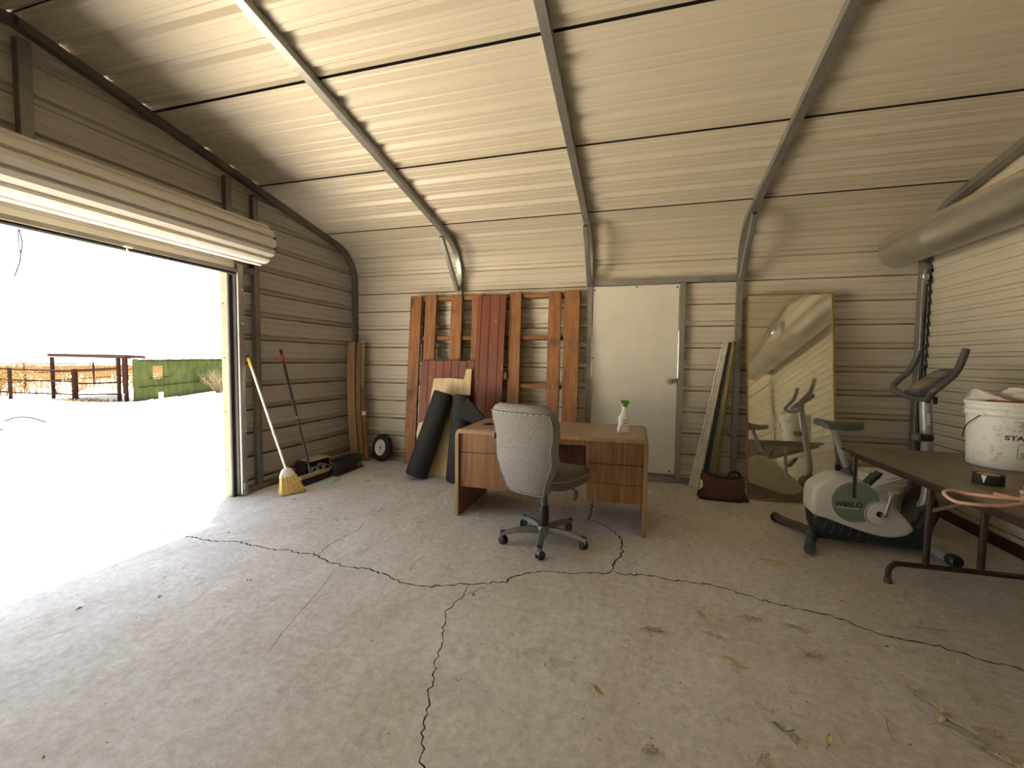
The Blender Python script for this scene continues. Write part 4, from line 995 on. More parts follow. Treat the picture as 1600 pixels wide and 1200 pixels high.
rs = obj('rear_foot', MB().tube(smoothpath([(1.125, 3.975, .040), (1.165, 3.86, .050), (1.225, 3.74, .06), (1.262, 3.65, .062), (1.240, 3.56, .058), (1.19, 3.45, .046), (1.165, 3.37, .040)], 4), .031, 14), 'grey_plastic', bk)
for p, d in (((1.122, 3.985, .040), (-.25, 1, 0)), ((1.162, 3.36, .040), (-.2, -1, 0))):
    obj('end_cap', MB().lathe([(.033, -.03), (.038, -.015), (.038, .012), (.033, .020), (0, .022)], 20, axisM(p, d)), 'black_plastic' if d[1] > 0 else 'grey_plastic', rs)
fs_o = obj('front_foot', MB().tube(smoothpath([(1.985, 3.92, .040), (1.96, 3.78, .05), (1.95, BY, .052), (1.955, 3.55, .05), (1.985, 3.44, .042)], 4), .030, 14), 'silver_paint', bk)
for p, d in (((1.988, 3.935, .042), (.2, 1, 0)), ((1.99, 3.425, .042), (.2, -1, 0))):
    obj('end_wheel', MB().lathe([(0, -.035), (.034, -.035), (.041, -.02), (.041, .02), (.034, .03), (0, .03)], 20, axisM(p, d)), 'black_plastic', fs_o)
obj('seat_post', MB().tube([(1.483, BY, .50), (1.375, BY, .83)], .022, 14), 'silver_paint', bk)
obj('post_sleeve', MB().tube([(1.50, BY, .455), (1.462, BY, .565)], .030, 14), 'grey_plastic', bk)
obj('post_knob', MB().lathe([(0, 0), (.010, 0), (.010, .03), (.024, .032), (.026, .05), (.018, .058), (0, .06)], 12, axisM((1.455, BY, .555), (-1, .2, -.1))), 'black_plastic', bk)
# saddle: wide at the back, narrow nose forward
mb = MB(); nu, nv = 15, 17; topv = []
def saddle(u, v_, low):
    x_ = 1.275 + .275 * v_; hw = .115 * (1 - v_) ** .55 + .030 if v_ < .999 else .022; hw *= sin(min(1, (v_ + .04) * 7) * pi / 2) ** .5
    yy = (u * 2 - 1); z_ = .905 - .018 * sin(v_ * pi) - .012 * v_ + (.012 * abs(yy) ** 2 * (1 - v_)) - .035 * abs(yy) ** 4 - (.045 * abs(v_ - .5) ** 3)
    if low: z_ -= .030 * (1 - .7 * abs(yy) ** 3) + .018 * (1 - v_)
    return V((x_, BY + yy * hw, z_))
mb.grid(lambda u, v_: saddle(u, v_, False), nu, nv); mb.grid(lambda u, v_: saddle(u, v_, True), nu, nv)
K = nu * nv
for j in range(nv - 1):
    for i in (0, nu - 1): mb.f.append((j * nu + i, (j + 1) * nu + i, K + (j + 1) * nu + i, K + j * nu + i)); mb.mi.append(0)
for i in range(nu - 1):
    for j in (0, nv - 1): mb.f.append((j * nu + i, j * nu + i + 1, K + j * nu + i + 1, K + j * nu + i)); mb.mi.append(0)
obj('saddle', mb, 'grey_plastic', bk, smooth=60)
obj('saddle_clamp', MB().box((1.372, BY, .845), (.06, .05, .04), None, .01), 'black_plastic', bk)
obj('handle_post', MB().tube(smoothpath([(1.915, BY, .28), (1.948, BY, .40), (1.945, BY, .55), (1.925, BY, .80), (1.905, BY, 1.06)], 5), .033, 16), 'silver_paint', bk)
obj('post_sticker', MB().box((1.912, BY - .0335, .93), (.018, .002, .075), Matrix.Rotation(-.08, 3, 'Y')), 'chip_white', bk)
kb = obj('tension_knob', MB().box((1.900, BY - .02, .805), (.085, .07, .048), None, .01), 'black_plastic', bk)
obj('knob_dial', MB().lathe([(0, 0), (.028, 0), (.031, .008), (.031, .02), (.024, .028), (.012, .022), (0, .022)], 20, axisM((1.855, BY - .03, .805), (-.75, -.65, .05))), 'grey_plastic', kb)
hb = [(1.975, BY + .235, 1.402), (1.955, BY + .24, 1.33), (1.925, BY + .245, 1.255), (1.865, BY + .25, 1.185), (1.825, BY + .235, 1.135), (1.835, BY + .18, 1.100), (1.865, BY + .09, 1.075), (1.872, BY, 1.070)]
hb = hb + [(a_, 2 * BY - b_, c_) for a_, b_, c_ in hb[-2::-1]]
obj('handlebar', MB().tube(smoothpath(hb, 4), .0205, 12), 'grey_plastic', bk)
obj('clamp_bolt', MB().lathe([(0, 0), (.014, 0), (.014, .03), (0, .03)], 10, axisM((1.90, BY - .01, 1.055), (0, -1, 0))).box((1.945, BY - .03, 1.06), (.02, .02, .05), None, .004), 'black_plastic', bk)
Rc = Matrix.Rotation(R(-38), 3, 'Y'); cc_ = V((1.925, BY, 1.185))
cns = obj('console', MB().pillow([(-.125, -.085), (.10, -.105), (.13, -.06), (.13, .06), (.10, .105), (-.125, .085)], lambda a_, b_, d: cc_ + Rc @ V((a_, b_, d)), -.03, .018, .014), 'grey_plastic', bk, smooth=50)
obj('console_screen', MB().box(cc_ + Rc @ V((-.045, 0, .018)), (.11, .12, .006), Rc, .002), 'screen', cns)
obj('console_tray', MB().box(cc_ + Rc @ V((.065, 0, .018)), (.07, .13, .005), Rc, .002), 'silver_dull', cns)
obj('console_stem', MB().tube([(1.905, BY, 1.05), (1.92, BY, 1.16)], .026, 12), 'black_plastic', bk)

# ------------------------------------------------------------------ folding table
TZ = .725
tb = root('folding_table', (1.79, 2.62, 0), 'brown folding table with bent steel tube legs', 'folding table', rz=R(1.2))
tw, tl, cl = .775, 1.84, .05
poly = [(-tw / 2 + .02, -tl / 2), (tw / 2 - .02, -tl / 2), (tw / 2, -tl / 2 + .02), (tw / 2, tl / 2 - .02), (tw / 2 - .02, tl / 2), (-tw / 2 + .012, tl / 2), (-tw / 2, tl / 2 - .012), (-tw / 2, -tl / 2 + .02)]
tp_ = obj('tabletop', MB().prism(poly, XY, TZ - .017, TZ), 'table_top', tb, local=True)
gp = [(a_ * 1.003, b_ * 1.001) for a_, b_ in poly]
obj('edge_band', MB().tube([(a_, b_, TZ - .010) for a_, b_ in gp], .009, 6, closed=True), 'brown_metal', tp_, local=True)
obj('apron', MB().box((-tw / 2 + .04, 0, TZ - .035), (.018, tl - .10, .035)).box((tw / 2 - .04, 0, TZ - .035), (.018, tl - .10, .035)).box((0, tl / 2 - .06, TZ - .035), (tw - .1, .018, .035)).box((0, -tl / 2 + .06, TZ - .035), (tw - .1, .018, .035)), 'brown_metal', tb, local=True)
for yy in (.445, -.64):
    pts_ = [(-.315, yy, .012), (-.312, yy, .08), (-.285, yy, .115), (-.24, yy, .122), (.30, yy, .122), (.345, yy, .115), (.372, yy, .08), (.375, yy, .012)]
    fr = obj('leg_foot', MB().tube(smoothpath(pts_, 3), .0155, 10), 'brown_metal', tb, local=True)
    for xx in (-.315, .375): obj('foot_cap', MB().lathe([(0, 0), (.019, 0), (.019, .03), (.016, .034), (0, .034)], 12, Matrix.Translation((xx, yy, 0))), 'grey_plastic', fr, local=True)
    for xx in (-.125, .135):
        obj('leg', MB().tube([(xx - .01, yy, .122), (xx, yy + .005, TZ - .018)], .017, 10), 'brown_metal', tb, local=True)
    obj('cross_brace', MB().bar((-.125, yy - .002, .455), (.10, yy - .32 if yy > 0 else yy + .32, TZ - .03), .012, .022, (0, 0, 1), .002), 'brown_metal', tb, local=True)
obj('hanging_strut', MB().box((-tw / 2 + .014, tl / 2 - .16, TZ - .165), (.016, .008, .295), None, .002).box((-tw / 2 + .026, tl / 2 - .16, TZ - .165), (.004, .016, .295), None, .001), 'brown_metal', tb, local=True)
obj('catch_pin', MB().box((-tw / 2 + .05, tl / 2 - .14, TZ - .05), (.012, .006, .05), None, .001), 'chrome', tb, local=True)

# ------------------------------------------------------------------ buckets
def bucket(loc, label, hgt=.37, rt_=.150, rb_=.132, z0=0.0, mat='bucket_plastic', bail=True, rz=0.0, ba=None):
    b_ = root('plastic_bucket', (*loc, z0), label, 'bucket', rz=rz)
    def rr_(z): return rb_ + (rt_ - rb_) * z / hgt
    prof = [(0, .004), (rb_ - .012, 0), (rb_ - .004, .002), (rb_, .010), (rr_(hgt - .085), hgt - .085), (rr_(hgt - .083) + .010, hgt - .083), (rr_(hgt - .08) + .012, hgt - .078), (rr_(hgt - .06) + .004, hgt - .072),
            (rr_(hgt - .05) + .004, hgt - .052), (rr_(hgt - .05) + .010, hgt - .049), (rr_(hgt - .05) + .010, hgt - .043), (rr_(hgt - .03) + .003, hgt - .040), (rr_(hgt) + .003, hgt - .020), (rr_(hgt) + .009, hgt - .017), (rr_(hgt) + .009, hgt - .003), (rr_(hgt) + .005, hgt), (rr_(hgt) - .004, hgt - .002),
            (rr_(hgt) - .006, hgt - .03), (rb_ - .006, .015), (0, .012)]
    obj('bucket_body', MB().lathe(prof, 48), mat, b_, local=True, smooth=30)
    return b_, rr_
BKX, BKY = 2.025, 3.155
bk1, rr_ = bucket((BKX, BKY), 'stained white plastic bucket standing on the folding table', .375, .163, .147, TZ + .0005)
def onb(ang, z, lift=.001): r_ = rr_(z) + lift; return V((r_ * cos(ang), r_ * sin(ang), z))
camang = math.atan2(-BKY, -BKX)   # side facing the room
la = camang + R(2)
def wrap(vs_, ang0, z0): return [V(((rr_(z0 + p.y) + .0006 + p.z) * cos(ang0 + p.x / .155), (rr_(z0 + p.y) + .0006 + p.z) * sin(ang0 + p.x / .155), z0 + p.y)) for p in vs_]
vs_, fs_ = text_mesh('START', .034); vs_ = [V((p.x * 1.25, p.y, p.z)) for p in vs_]
obj('lettering', MB().add(wrap(vs_, la + R(22), .170), fs_), 'ink', bk1, local=True, smooth=0)
def flat(pts_): return [V((a_, b_, 0)) for a_, b_ in pts_]
mb = MB()
for k in range(4):
    pts_ = [(-.045 + .022 * k, 0), (-.035 + .022 * k, 0), (.000 + .022 * k, .045), (-.010 + .022 * k, .045)]
    mb.add(wrap(flat(pts_), la + R(24), .215), [(0, 1, 2, 3)])
pts_ = [(-.04, .050), (.07, .050), (.07, .054), (-.04, .054)]
for s0 in range(6):
    a0, a1 = -.04 + .11 * s0 / 6, -.04 + .11 * (s0 + 1) / 6
    mb.add(wrap(flat([(a0, .052), (a1, .052), (a1, .057), (a0, .057)]), la + R(24), .215), [(0, 1, 2, 3)])
obj('logo_stripe', mb, 'ink_grey', bk1, local=True, smooth=0)['kind'] = 'stuff'
mb = MB(); bx0, bx1, bz0, bz1 = -.040, .075, .065, .148
line = [(bx0 + .008, bz0), (bx1, bz0)] + [(bx1, bz1)] + [(bx0 + .008, bz1), (bx0, bz1 - .008), (bx0, bz0 + .008), (bx0 + .008, bz0)]
dense = []
for (a0, b0), (a1, b1) in zip(line, line[1:]):
    for k in range(8): dense.append((a0 + (a1 - a0) * k / 8, b0 + (b1 - b0) * k / 8))
mb.tube([wrap([V((a_, 0, 0))], la + R(33), b_)[0] for a_, b_ in dense], .0011, 4)
obj('label_outline', mb, 'ink', bk1, local=True)
mb = MB()
for zz, l0 in ((.098, .085), (.086, .075), (.074, .06)):
    x_ = -.028
    while x_ < -.028 + l0:
        l_ = rnd.uniform(.006, .012); mb.add(wrap(flat([(x_, 0), (x_ + l_ - .0015, 0), (x_ + l_ - .0015, .005), (x_, .005)]), la + R(33), zz), [(0, 1, 2, 3)]); x_ += l_
obj('small_print', mb, 'ink', bk1, local=True, smooth=0)['kind'] = 'stuff'
ba0 = camang - R(50)
hp_ = [onb(ba0 + R(20), .300, .006), onb(ba0 + R(12), .285, .012), onb(ba0 - R(5), .235, .020), onb(ba0 - R(20), .175, .018), onb(ba0 - R(24), .155, .016)]
obj('bail_wire', MB().tube(smoothpath(hp_, 4), .0028, 6), 'dark_metal', bk1, local=True)
obj('bail_ear', MB().lathe([(0, 0), (.012, 0), (.010, .008), (0, .009)], 10, axisM(onb(ba0 + R(20), .300, .002), (cos(ba0), sin(ba0), 0))), 'bucket_plastic', bk1, local=True)
# plastic film and a red lid edge sticking out of the bucket
def film(name, fn, label):
    mb = MB(); N = 12
    def p(u, v_, lo): q_ = V(fn(u, v_)); w_ = mnoise.noise(q_ * 38) * .010 + mnoise.noise(q_ * 90) * .004; return q_ + V((w_, w_ * .6, abs(w_) * .8 - (.0012 if lo else 0)))
    mb.grid(lambda u, v_: p(u, v_, False), N, N); mb.grid(lambda u, v_: p(u, v_, True), N, N)
    return solo(name, mb, 'bag_film', label, 'plastic film', smooth=25)
bt = TZ + .375
film('plastic_film', lambda u, v_: (BKX - .165 + .15 * u, BKY + .055 - .12 * u - .03 * v_, bt - .015 + v_ * (.095 - .085 * u) * (1 if u > .12 else .55 + 3.7 * u)), 'crumpled clear film corner poking out of the bucket beside its bail')
film('plastic_film', lambda u, v_: (BKX - .055 + .17 * u, BKY + .03 - .10 * u - .05 * v_, bt - .012 + v_ * .095 * max(.05, sin(pi * min(1, .18 + u * .80))) * (1.15 - .55 * u)), 'taller crumpled film hump poking out of the middle of the bucket')
solo('red_plastic_scrap', MB().prism([(BKX - .11, BKY - .06), (BKX - .03, BKY - .11), (BKX + .01, BKY - .09), (BKX - .02, BKY + .02), (BKX - .09, BKY + .01)], XY, bt - .02, bt + .006), 'red', 'dark red plastic edge showing inside the bucket rim', 'lid')
# tape roll
tpx, tpy = 1.655, 2.655
tr_ = root('tape_roll', (tpx, tpy, TZ), 'black roll of tape lying flat on the table', 'tape')
obj('tape_body', MB().lathe([(.040, .0005), (.056, .0005), (.056, .048), (.040, .048)], 40, closed=True), 'rubber_and_seam_shade', tr_, local=True)
obj('cardboard_core', MB().lathe([(.0370, .0005), (.0405, .0005), (.0405, .0475), (.0370, .0475)], 40, closed=True), 'cord_orange', tr_, local=True)
a_ = math.atan2(-tpy, -tpx) - .25; e_ = V((cos(a_), sin(a_), 0)); s_ = V((-sin(a_), cos(a_), 0))
obj('torn_end', MB().add([e_ * .0575 + s_ * .010 + V((0, 0, .0485)), e_ * .0575 - s_ * .010 + V((0, 0, .0485)), e_ * .0575 + V((0, 0, .010))], [(0, 1, 2)]), 'chip_white', tr_, local=True)
# salmon extension cord: a long loop and the start of a coil
zc = TZ + .007
loop = [(1.52, 2.235, zc + .03), (1.44, 2.285, zc + .02), (1.395, 2.34, zc + .012), (1.34, 2.35, zc + .02), (1.285, 2.30, zc + .02), (1.262, 2.23, zc + .015), (1.275, 2.185, zc + .01), (1.33, 2.165, zc + .012), (1.41, 2.18, zc + .012), (1.50, 2.215, zc + .02)]
ec = root('extension_cord', (1.52, 2.24, TZ), 'salmon coloured extension cord looped over the table edge', 'extension cord')
obj('cord_loop', MB().tube(smoothpath(loop, 5), .0068, 8), 'cord_orange', ec)
coil = []
for k in range(70):
    a_ = k * .36; coil.append((1.60 + (.075 + .006 * sin(k * .5)) * cos(a_), 2.235 + (.085 + .008 * cos(k * .8)) * sin(a_), zc + .004 + .0011 * k))
obj('cord_coil', MB().tube(smoothpath(coil, 2), .0068, 7), 'cord_orange', ec)
obj('cord_tail', MB().tube(smoothpath([(1.58, 2.30, zc + .02), (1.575, 2.36, zc), (1.555, 2.395, zc), (1.535, 2.425, zc)], 4), .0068, 8), 'cord_orange', ec)
# second bucket on the floor behind the bike, with a stick across it
bk2, rr2 = bucket((1.985, 4.33), 'white ridged bucket on the floor behind the exercise bike', .40, .158, .140, 0.0005, 'white_plastic')
obj('handle_grip', MB().tube([(-.02, -.175, .27), (.06, -.168, .27)], .011, 10), 'white_plastic', bk2, local=True)
obj('bail_wire', MB().tube(smoothpath([(-.16, -.02, .33), (-.13, -.12, .27), (-.02, -.175, .27), (.06, -.168, .27), (.14, -.10, .29), (.163, 0, .34)], 4), .0025, 6), 'zinc', bk2, local=True)
obj('handle_strap', MB().tube([(1.78, 4.14, .275), (1.89, 4.155, .325), (2.08, 4.13, .415)], .0075, 6), 'bag_film', bk2)
mb = MB(); q = random.Random(5)
def lumppt(u, v_):
    a_ = 2 * pi * u; r_ = .20 * (sin(pi * (.08 + .88 * v_)) ** .6) * (1 + .18 * mnoise.noise(V((cos(a_) * 1.7, sin(a_) * 1.7, v_ * 3))))
    return V((2.145 + r_ * .55 * cos(a_), 4.09 + r_ * .55 * sin(a_), .002 + .36 * v_))
solo('dark_gap_lump', mb.grid(lumppt, 26, 14, wrapu=True).add([lumppt(k / 26, 0) for k in range(26)], [tuple(range(26))[::-1]]), 'roll_mat', 'made-up black lump filling the dark gap behind the exercise bike beside the ridged bucket', 'bag', smooth=50)  # added lump standing in for the darkness behind the bike

# ------------------------------------------------------------------ leaning mirror
ml, mr_ = V((1.036, 4.572, .004)), V((1.786, 4.592, .004)); tlm = V((1.045, 4.868, 1.982))
ux = (mr_ - ml).normalized(); W_ = (mr_ - ml).length; up_ = (tlm - ml); up_ = (up_ - ux * up_.dot(ux)); Hm = up_.length; up_.normalize(); nn = ux.cross(up_)
if nn.y > 0: nn = -nn
mi_ = root('wall_mirror', (ml + mr_) / 2, 'tall dusty gold framed mirror leaning on the back wall', 'mirror')
MP = lambda a_, b_, d: ml + ux * a_ + up_ * b_ + nn * d
obj('glass', MB().prism([(.008, .008), (W_ - .008, .008), (W_ - .008, Hm - .008), (.008, Hm - .008)], MP, -.004, .004), 'mirror_glass', mi_, smooth=0)
fw = .014
for nm, pg in (('frame_side', [(0, 0), (fw, 0), (fw, Hm), (0, Hm)]), ('frame_side', [(W_ - fw, 0), (W_, 0), (W_, Hm), (W_ - fw, Hm)]), ('frame_top', [(fw, Hm - fw), (W_ - fw, Hm - fw), (W_ - fw, Hm), (fw, Hm)]), ('frame_bottom', [(fw, 0), (W_ - fw, 0), (W_ - fw, fw), (fw, fw)])):
    obj(nm, MB().prism(pg, MP, -.010, .012), 'gold_frame', mi_, smooth=0)
obj('backing_board', MB().prism([(.01, .01), (W_ - .01, .01), (W_ - .01, Hm - .01), (.01, Hm - .01)], MP, -.012, -.005), 'corner_plank', mi_, smooth=0)

# ------------------------------------------------------------------ leaning metal strips and the leather bag
def strip(name, b0, t0, wb_, wt_, th, mat, label, ribs=0):
    b0, t0 = V(b0), V(t0); ex = V((1, -.25, 0)).normalized(); d = (t0 - b0).normalized(); en = ex.cross(d).normalized()
    if en.y > 0: en = -en
    rt_ = root(name, b0, label, 'metal strip')
    def loft(u0, u1, d0, d1):
        vs = []
        for p, w_ in ((b0, wb_), (t0, wt_)): vs += [p + ex * w_ * u0 + en * d0, p + ex * w_ * u1 + en * d0, p + ex * w_ * u1 + en * d1, p + ex * w_ * u0 + en * d1]
        return MB().add(vs, [(3, 2, 1, 0), (4, 5, 6, 7), (0, 1, 5, 4), (1, 2, 6, 5), (2, 3, 7, 6), (3, 0, 4, 7)])
    obj('strip_body', loft(-.5, .5, 0, th), mat, rt_)
    for k in range(ribs): c = -.5 + (k + .5) / ribs; obj('strip_rib', loft(c - .5 / ribs * .55, c + .5 / ribs * .30, th, th + .020), mat, rt_)
strip('metal_strip', (.597, 4.865, .002), (.868, 4.915, 1.520), .100, .058, .020, 'strip_white', 'ribbed white metal strip leaning right of the door', 3)
strip('metal_strip', (.690, 4.875, .002), (.905, 4.920, 1.510), .055, .024, .018, 'black_plastic', 'black strip filling the gap between white and olive strips', 0)  # black piece added in the gap between its two neighbours
strip('metal_strip', (.780, 4.895, .002), (.942, 4.922, 1.518), .055, .046, .020, 'strip_olive', 'olive yellow metal strip leaning on the steel post', 1)
lb = root('leather_bag', (.80, 4.50, 0), 'slouched brown leather bag on the floor beside the mirror', 'bag')
mb = MB(); nu, nv = 40, 12; vs = []
for j in range(nv):
    v_ = j / (nv - 1); hx = .212 - .035 * v_ ** 1.5 + .008 * sin(v_ * 9); hy = .085 * (1 - .72 * v_ ** 1.2) + .010 * sin(v_ * pi)
    if j == 0: hx *= .93; hy *= .8
    for k in range(nu):
        a_ = 2 * pi * k / nu; c_, s_ = cos(a_), sin(a_)
        px = hx * math.copysign(abs(c_) ** .45, c_); py = hy * math.copysign(abs(s_) ** .75, s_)
        wr_ = .014 * mnoise.noise(V((px * 9, v_ * 5, s_ * 2))) * (1 - v_ * .5) + .012 * sin(px * 14 + v_ * 7) * max(0, .5 - abs(v_ - .25))
        zz = .222 * v_ + (.028 * (-px / .2) * v_ if px < 0 else -.012 * (px / .2) * v_) - .018 * v_ * cos(px * 12)
        vs.append(V((.805 + px, 4.50 + py + wr_ * math.copysign(1, s_), max(.002, zz))))
fs = [(j * nu + k, j * nu + (k + 1) % nu, (j + 1) * nu + (k + 1) % nu, (j + 1) * nu + k) for j in range(nv - 1) for k in range(nu)] + [tuple(range(nu))[::-1]]
obj('bag_body', mb.add(vs, fs), 'leather', lb, smooth=60)
obj('rim', MB().tube([vs[(nv - 1) * nu + k] for k in range(nu)], .007, 6, closed=True), 'leather_dark', lb)
obj('base_piping', MB().tube([vs[nu + k] for k in range(nu)], .006, 6, closed=True), 'leather_dark', lb)
obj('handle', MB().tube(smoothpath([(.86, 4.53, .20), (.875, 4.545, .242), (.91, 4.55, .258), (.95, 4.545, .252), (.975, 4.53, .205)], 5), .010, 8), 'leather_dark', lb)
obj('side_tag', MB().add([(.598, 4.452, .19), (.622, 4.440, .185), (.625, 4.425, .125), (.585, 4.430, .085), (.600, 4.436, .13), (.598, 4.46, .19)], [(0, 1, 2, 3, 4)]), 'chip_white', lb, label='pale peeling leather tag')
obj('corner_knob', MB().lathe([(0, 0), (.022, .004), (.024, .016), (.012, .03), (0, .032)], 12, axisM((1.012, 4.47, .004), (.2, -.2, 1))), 'leather_dark', lb)

# ------------------------------------------------------------------ corner: planks, wheel, brooms, junk
def plank(name, bx, by, tx, ty, hgt, wid, th, bow_, mat, label, yaw=0.0, group=None):
    mb = MB(); N = 9; vs = []; e1 = V((cos(yaw), sin(yaw), 0)); e2 = V((-sin(yaw), cos(yaw), 0))
    for i in range(N):
        u = i / (N - 1); c = V((bx + (tx - bx) * u - bow_ * sin(pi * u), by + (ty - by) * u, .002 + hgt * u))
        for s1, s2 in ((-1, -1), (1, -1), (1, 1), (-1, 1)): vs.append(c + e1 * s1 * wid / 2 + e2 * s2 * th / 2)
    fs = [(4 * i + j, 4 * i + (j + 1) % 4, 4 * i + 4 + (j + 1) % 4, 4 * i + 4 + j) for i in range(N - 1) for j in range(4)] + [(3, 2, 1, 0), tuple(4 * (N - 1) + j for j in range(4))]
    return solo(name, mb.add(vs, fs), mat, label, 'plank', group)
plank('wooden_plank', -3.455, 4.752, -3.520, 4.800, 1.515, .100, .018, .030, 'corner_plank', 'widest bowed tan plank standing in the corner, front of its bundle', .12)
plank('wooden_plank', -3.372, 4.785, -3.432, 4.829, 1.512, .055, .018, .032, 'corner_plank_dim', 'narrow tan plank in the corner just right of the widest plank', .12)
plank('wooden_plank', -3.338, 4.820, -3.402, 4.862, 1.514, .050, .016, .032, 'corner_plank', 'rearmost thin plank of the tall corner bundle', .25)
plank('wooden_plank', -3.492, 4.790, -3.548, 4.836, 1.520, .060, .016, .030, 'corner_plank', 'plank half hidden behind the widest corner plank by the wall', .12)
sp_ = root('short_plank', (-3.315, 4.79, 0), 'short reddish wood stick with a cloth tape band in the corner', 'plank')
mb = MB().bar((-3.290, 4.775, .002), (-3.390, 4.825, .93), .046, .02, (0, 1, 0), .003); obj('stick', mb, 'corner_plank_red', sp_)
obj('tape_band', MB().bar((-3.353, 4.8065, .585), (-3.358, 4.809, .635), .051, .025, (0, 1, 0), .003), 'bag_film', sp_)
obj('cap', MB().bar((-3.3905, 4.825, .93), (-3.395, 4.827, .955), .03, .016, (0, 1, 0), .004), 'galvanised_dark', sp_)
wd = V((-.33, -.92, .18)).normalized()
M = axisM((-3.128, 4.868, .170), wd)
wh = root('cart_wheel', (-3.128, 4.868, 0), 'black pneumatic cart tyre with a white rim leaning on the wall', 'wheel')
tyre = [(.098, -.034), (.112, -.044), (.135, -.047), (.155, -.040), (.166, -.022), (.168, 0), (.166, .022), (.155, .040), (.135, .047), (.112, .044), (.098, .034)]
obj('tyre', MB().lathe(tyre, 44, M, closed=True), 'rubber_and_seam_shade', wh, smooth=40)
mb = MB()
for k in range(40):
    a_ = 2 * pi * k / 40
    for sg in (-1, 1): mb.box(M @ V((.166 * cos(a_), .166 * sin(a_), sg * .017)), (.012, .012, .018), (M.to_3x3() @ Matrix.Rotation(a_, 3, 'Z')), .002)
obj('tread_block', mb, 'rubber_and_seam_shade', wh)['kind'] = 'stuff'
rim_ = obj('rim', MB().lathe([(.100, -.03), (.104, .030), (.106, .036), (.100, .039), (.093, .030), (.082, .018), (.050, .014), (.030, .018), (.026, .030), (.016, .034), (.012, .030), (.012, -.02), (.030, -.03)], 36, M), 'white_plastic', wh, smooth=35)
obj('bearing', MB().lathe([(0, .024), (.015, .025), (.015, .034), (.0, .030)], 16, M), 'galvanised_dark', rim_)
for k in range(3): a_ = k * 2.1 + .5; obj('rim_bolt', MB().lathe([(0, .0), (.006, 0), (.006, .005), (0, .006)], 8, M @ Matrix.Translation((.062 * cos(a_), .062 * sin(a_), .015))), 'zinc', rim_)

br = root('corn_broom', (-3.165, 3.36, 0), 'straw broom with white cap and thin pale handle leaning on the wall', 'broom')
b0, b1 = V((-3.205, 3.352, .250)), V((-3.530, 3.255, 1.315)); bd = (b1 - b0).normalized()
obj('handle', MB().tube([b0 - bd * .02, b1 - bd * .08], .011, 10), 'bag_film', br)
obj('grip', MB().tube([b1 - bd * .10, b1], .015, 10), 'yellow', br)
obj('grip_end', MB().tube([b1 - bd * .012, b1 + bd * .012], .0155, 10), 'black_plastic', br)
obj('handle_collar', MB().tube([b0 + bd * .34, b0 + bd * .36], .0135, 10), 'zinc', br)
ex = V((.40, .917, 0)); ey = V((ex.y, -ex.x, 0))
obj('broom_cap', MB().grid(lambda u, v_: V((-3.190, 3.357, 0)) + ex * (cos(2 * pi * u) * (.030 + .050 * (1 - v_) ** .7) * (1 if v_ < .98 else .3)) + ey * (sin(2 * pi * u) * (.028 - .010 * v_)) + V((-.012 * v_, 0, .175 + .085 * v_)), 20, 7, wrapu=True), 'white_plastic', br)
mb = MB(); q = random.Random(3)
for k in range(260):
    u = q.uniform(-1, 1); v_ = q.uniform(-1, 1); p0 = V((-3.186, 3.358, .19)) + ex * u * .068 + ey * v_ * .020
    p1 = V((-3.165, 3.375, .002)) + ex * (u * .120 + .012) + ey * v_ * .036 + V((0, 0, q.uniform(0, .02) + .012 * (1 - u)))
    mb.tube([p0, p0.lerp(p1, .5) + ex * u * -.006, p1], [.0035, .0030, .0022], 4)
bs = obj('straw', mb, 'bristle', br); bs['kind'] = 'stuff'
mb = MB().grid(lambda u, v_: V((-3.188, 3.358, .19)).lerp(V((-3.167, 3.374, .012)), v_) + ex * cos(2 * pi * u) * (.066 + .045 * v_) + ey * sin(2 * pi * u) * (.018 + .012 * v_), 20, 5, wrapu=True)
obj('straw_core', mb, 'bristle', br)

pb = root('push_broom', (-3.27, 3.80, 0), 'push broom with a black handle and red band by the wall', 'push broom')
obj('head_block', MB().bar((-3.272, 3.585, .082), (-3.268, 4.01, .082), .062, .030, (0, 0, 1), .005), 'board_tan', pb)
mb = MB(); q = random.Random(9)
for i in range(60):
    for j in range(3):
        y_ = 3.592 + .410 * i / 59; x_ = -3.292 + j * .022; mb.tube([(x_, y_, .068), (x_ + (j - .5) * .012 + q.uniform(-.004, .004) + .006, y_ + q.uniform(-.005, .005), .002)], [.006, .0045], 4)
bb = obj('bristle', mb, 'black_plastic', pb); bb['kind'] = 'stuff'
obj('bristle_core', MB().box((-3.272, 3.797, .042), (.05, .40, .06), None, .006), 'black_plastic', pb)
h0, h1 = V((-3.288, 3.775, .095)), V((-3.548, 3.666, 1.395)); hd_ = (h1 - h0).normalized()
obj('handle', MB().tube([h0, h1 - hd_ * .12], .0125, 10), 'black_plastic', pb)
obj('red_band', MB().tube([h1 - hd_ * .12, h1 - hd_ * .055], .0165, 10), 'red', pb)
obj('handle_end', MB().tube([h1 - hd_ * .055, h1], .0150, 10), 'black_plastic', pb)
obj('socket', MB().tube([h0 - hd_ * .01, h0 + hd_ * .07], .018, 10), 'grey_plastic', pb)
obj('band_ring', MB().tube([h0 + hd_ * .60, h0 + hd_ * .612], .0135, 10), 'zinc', pb)

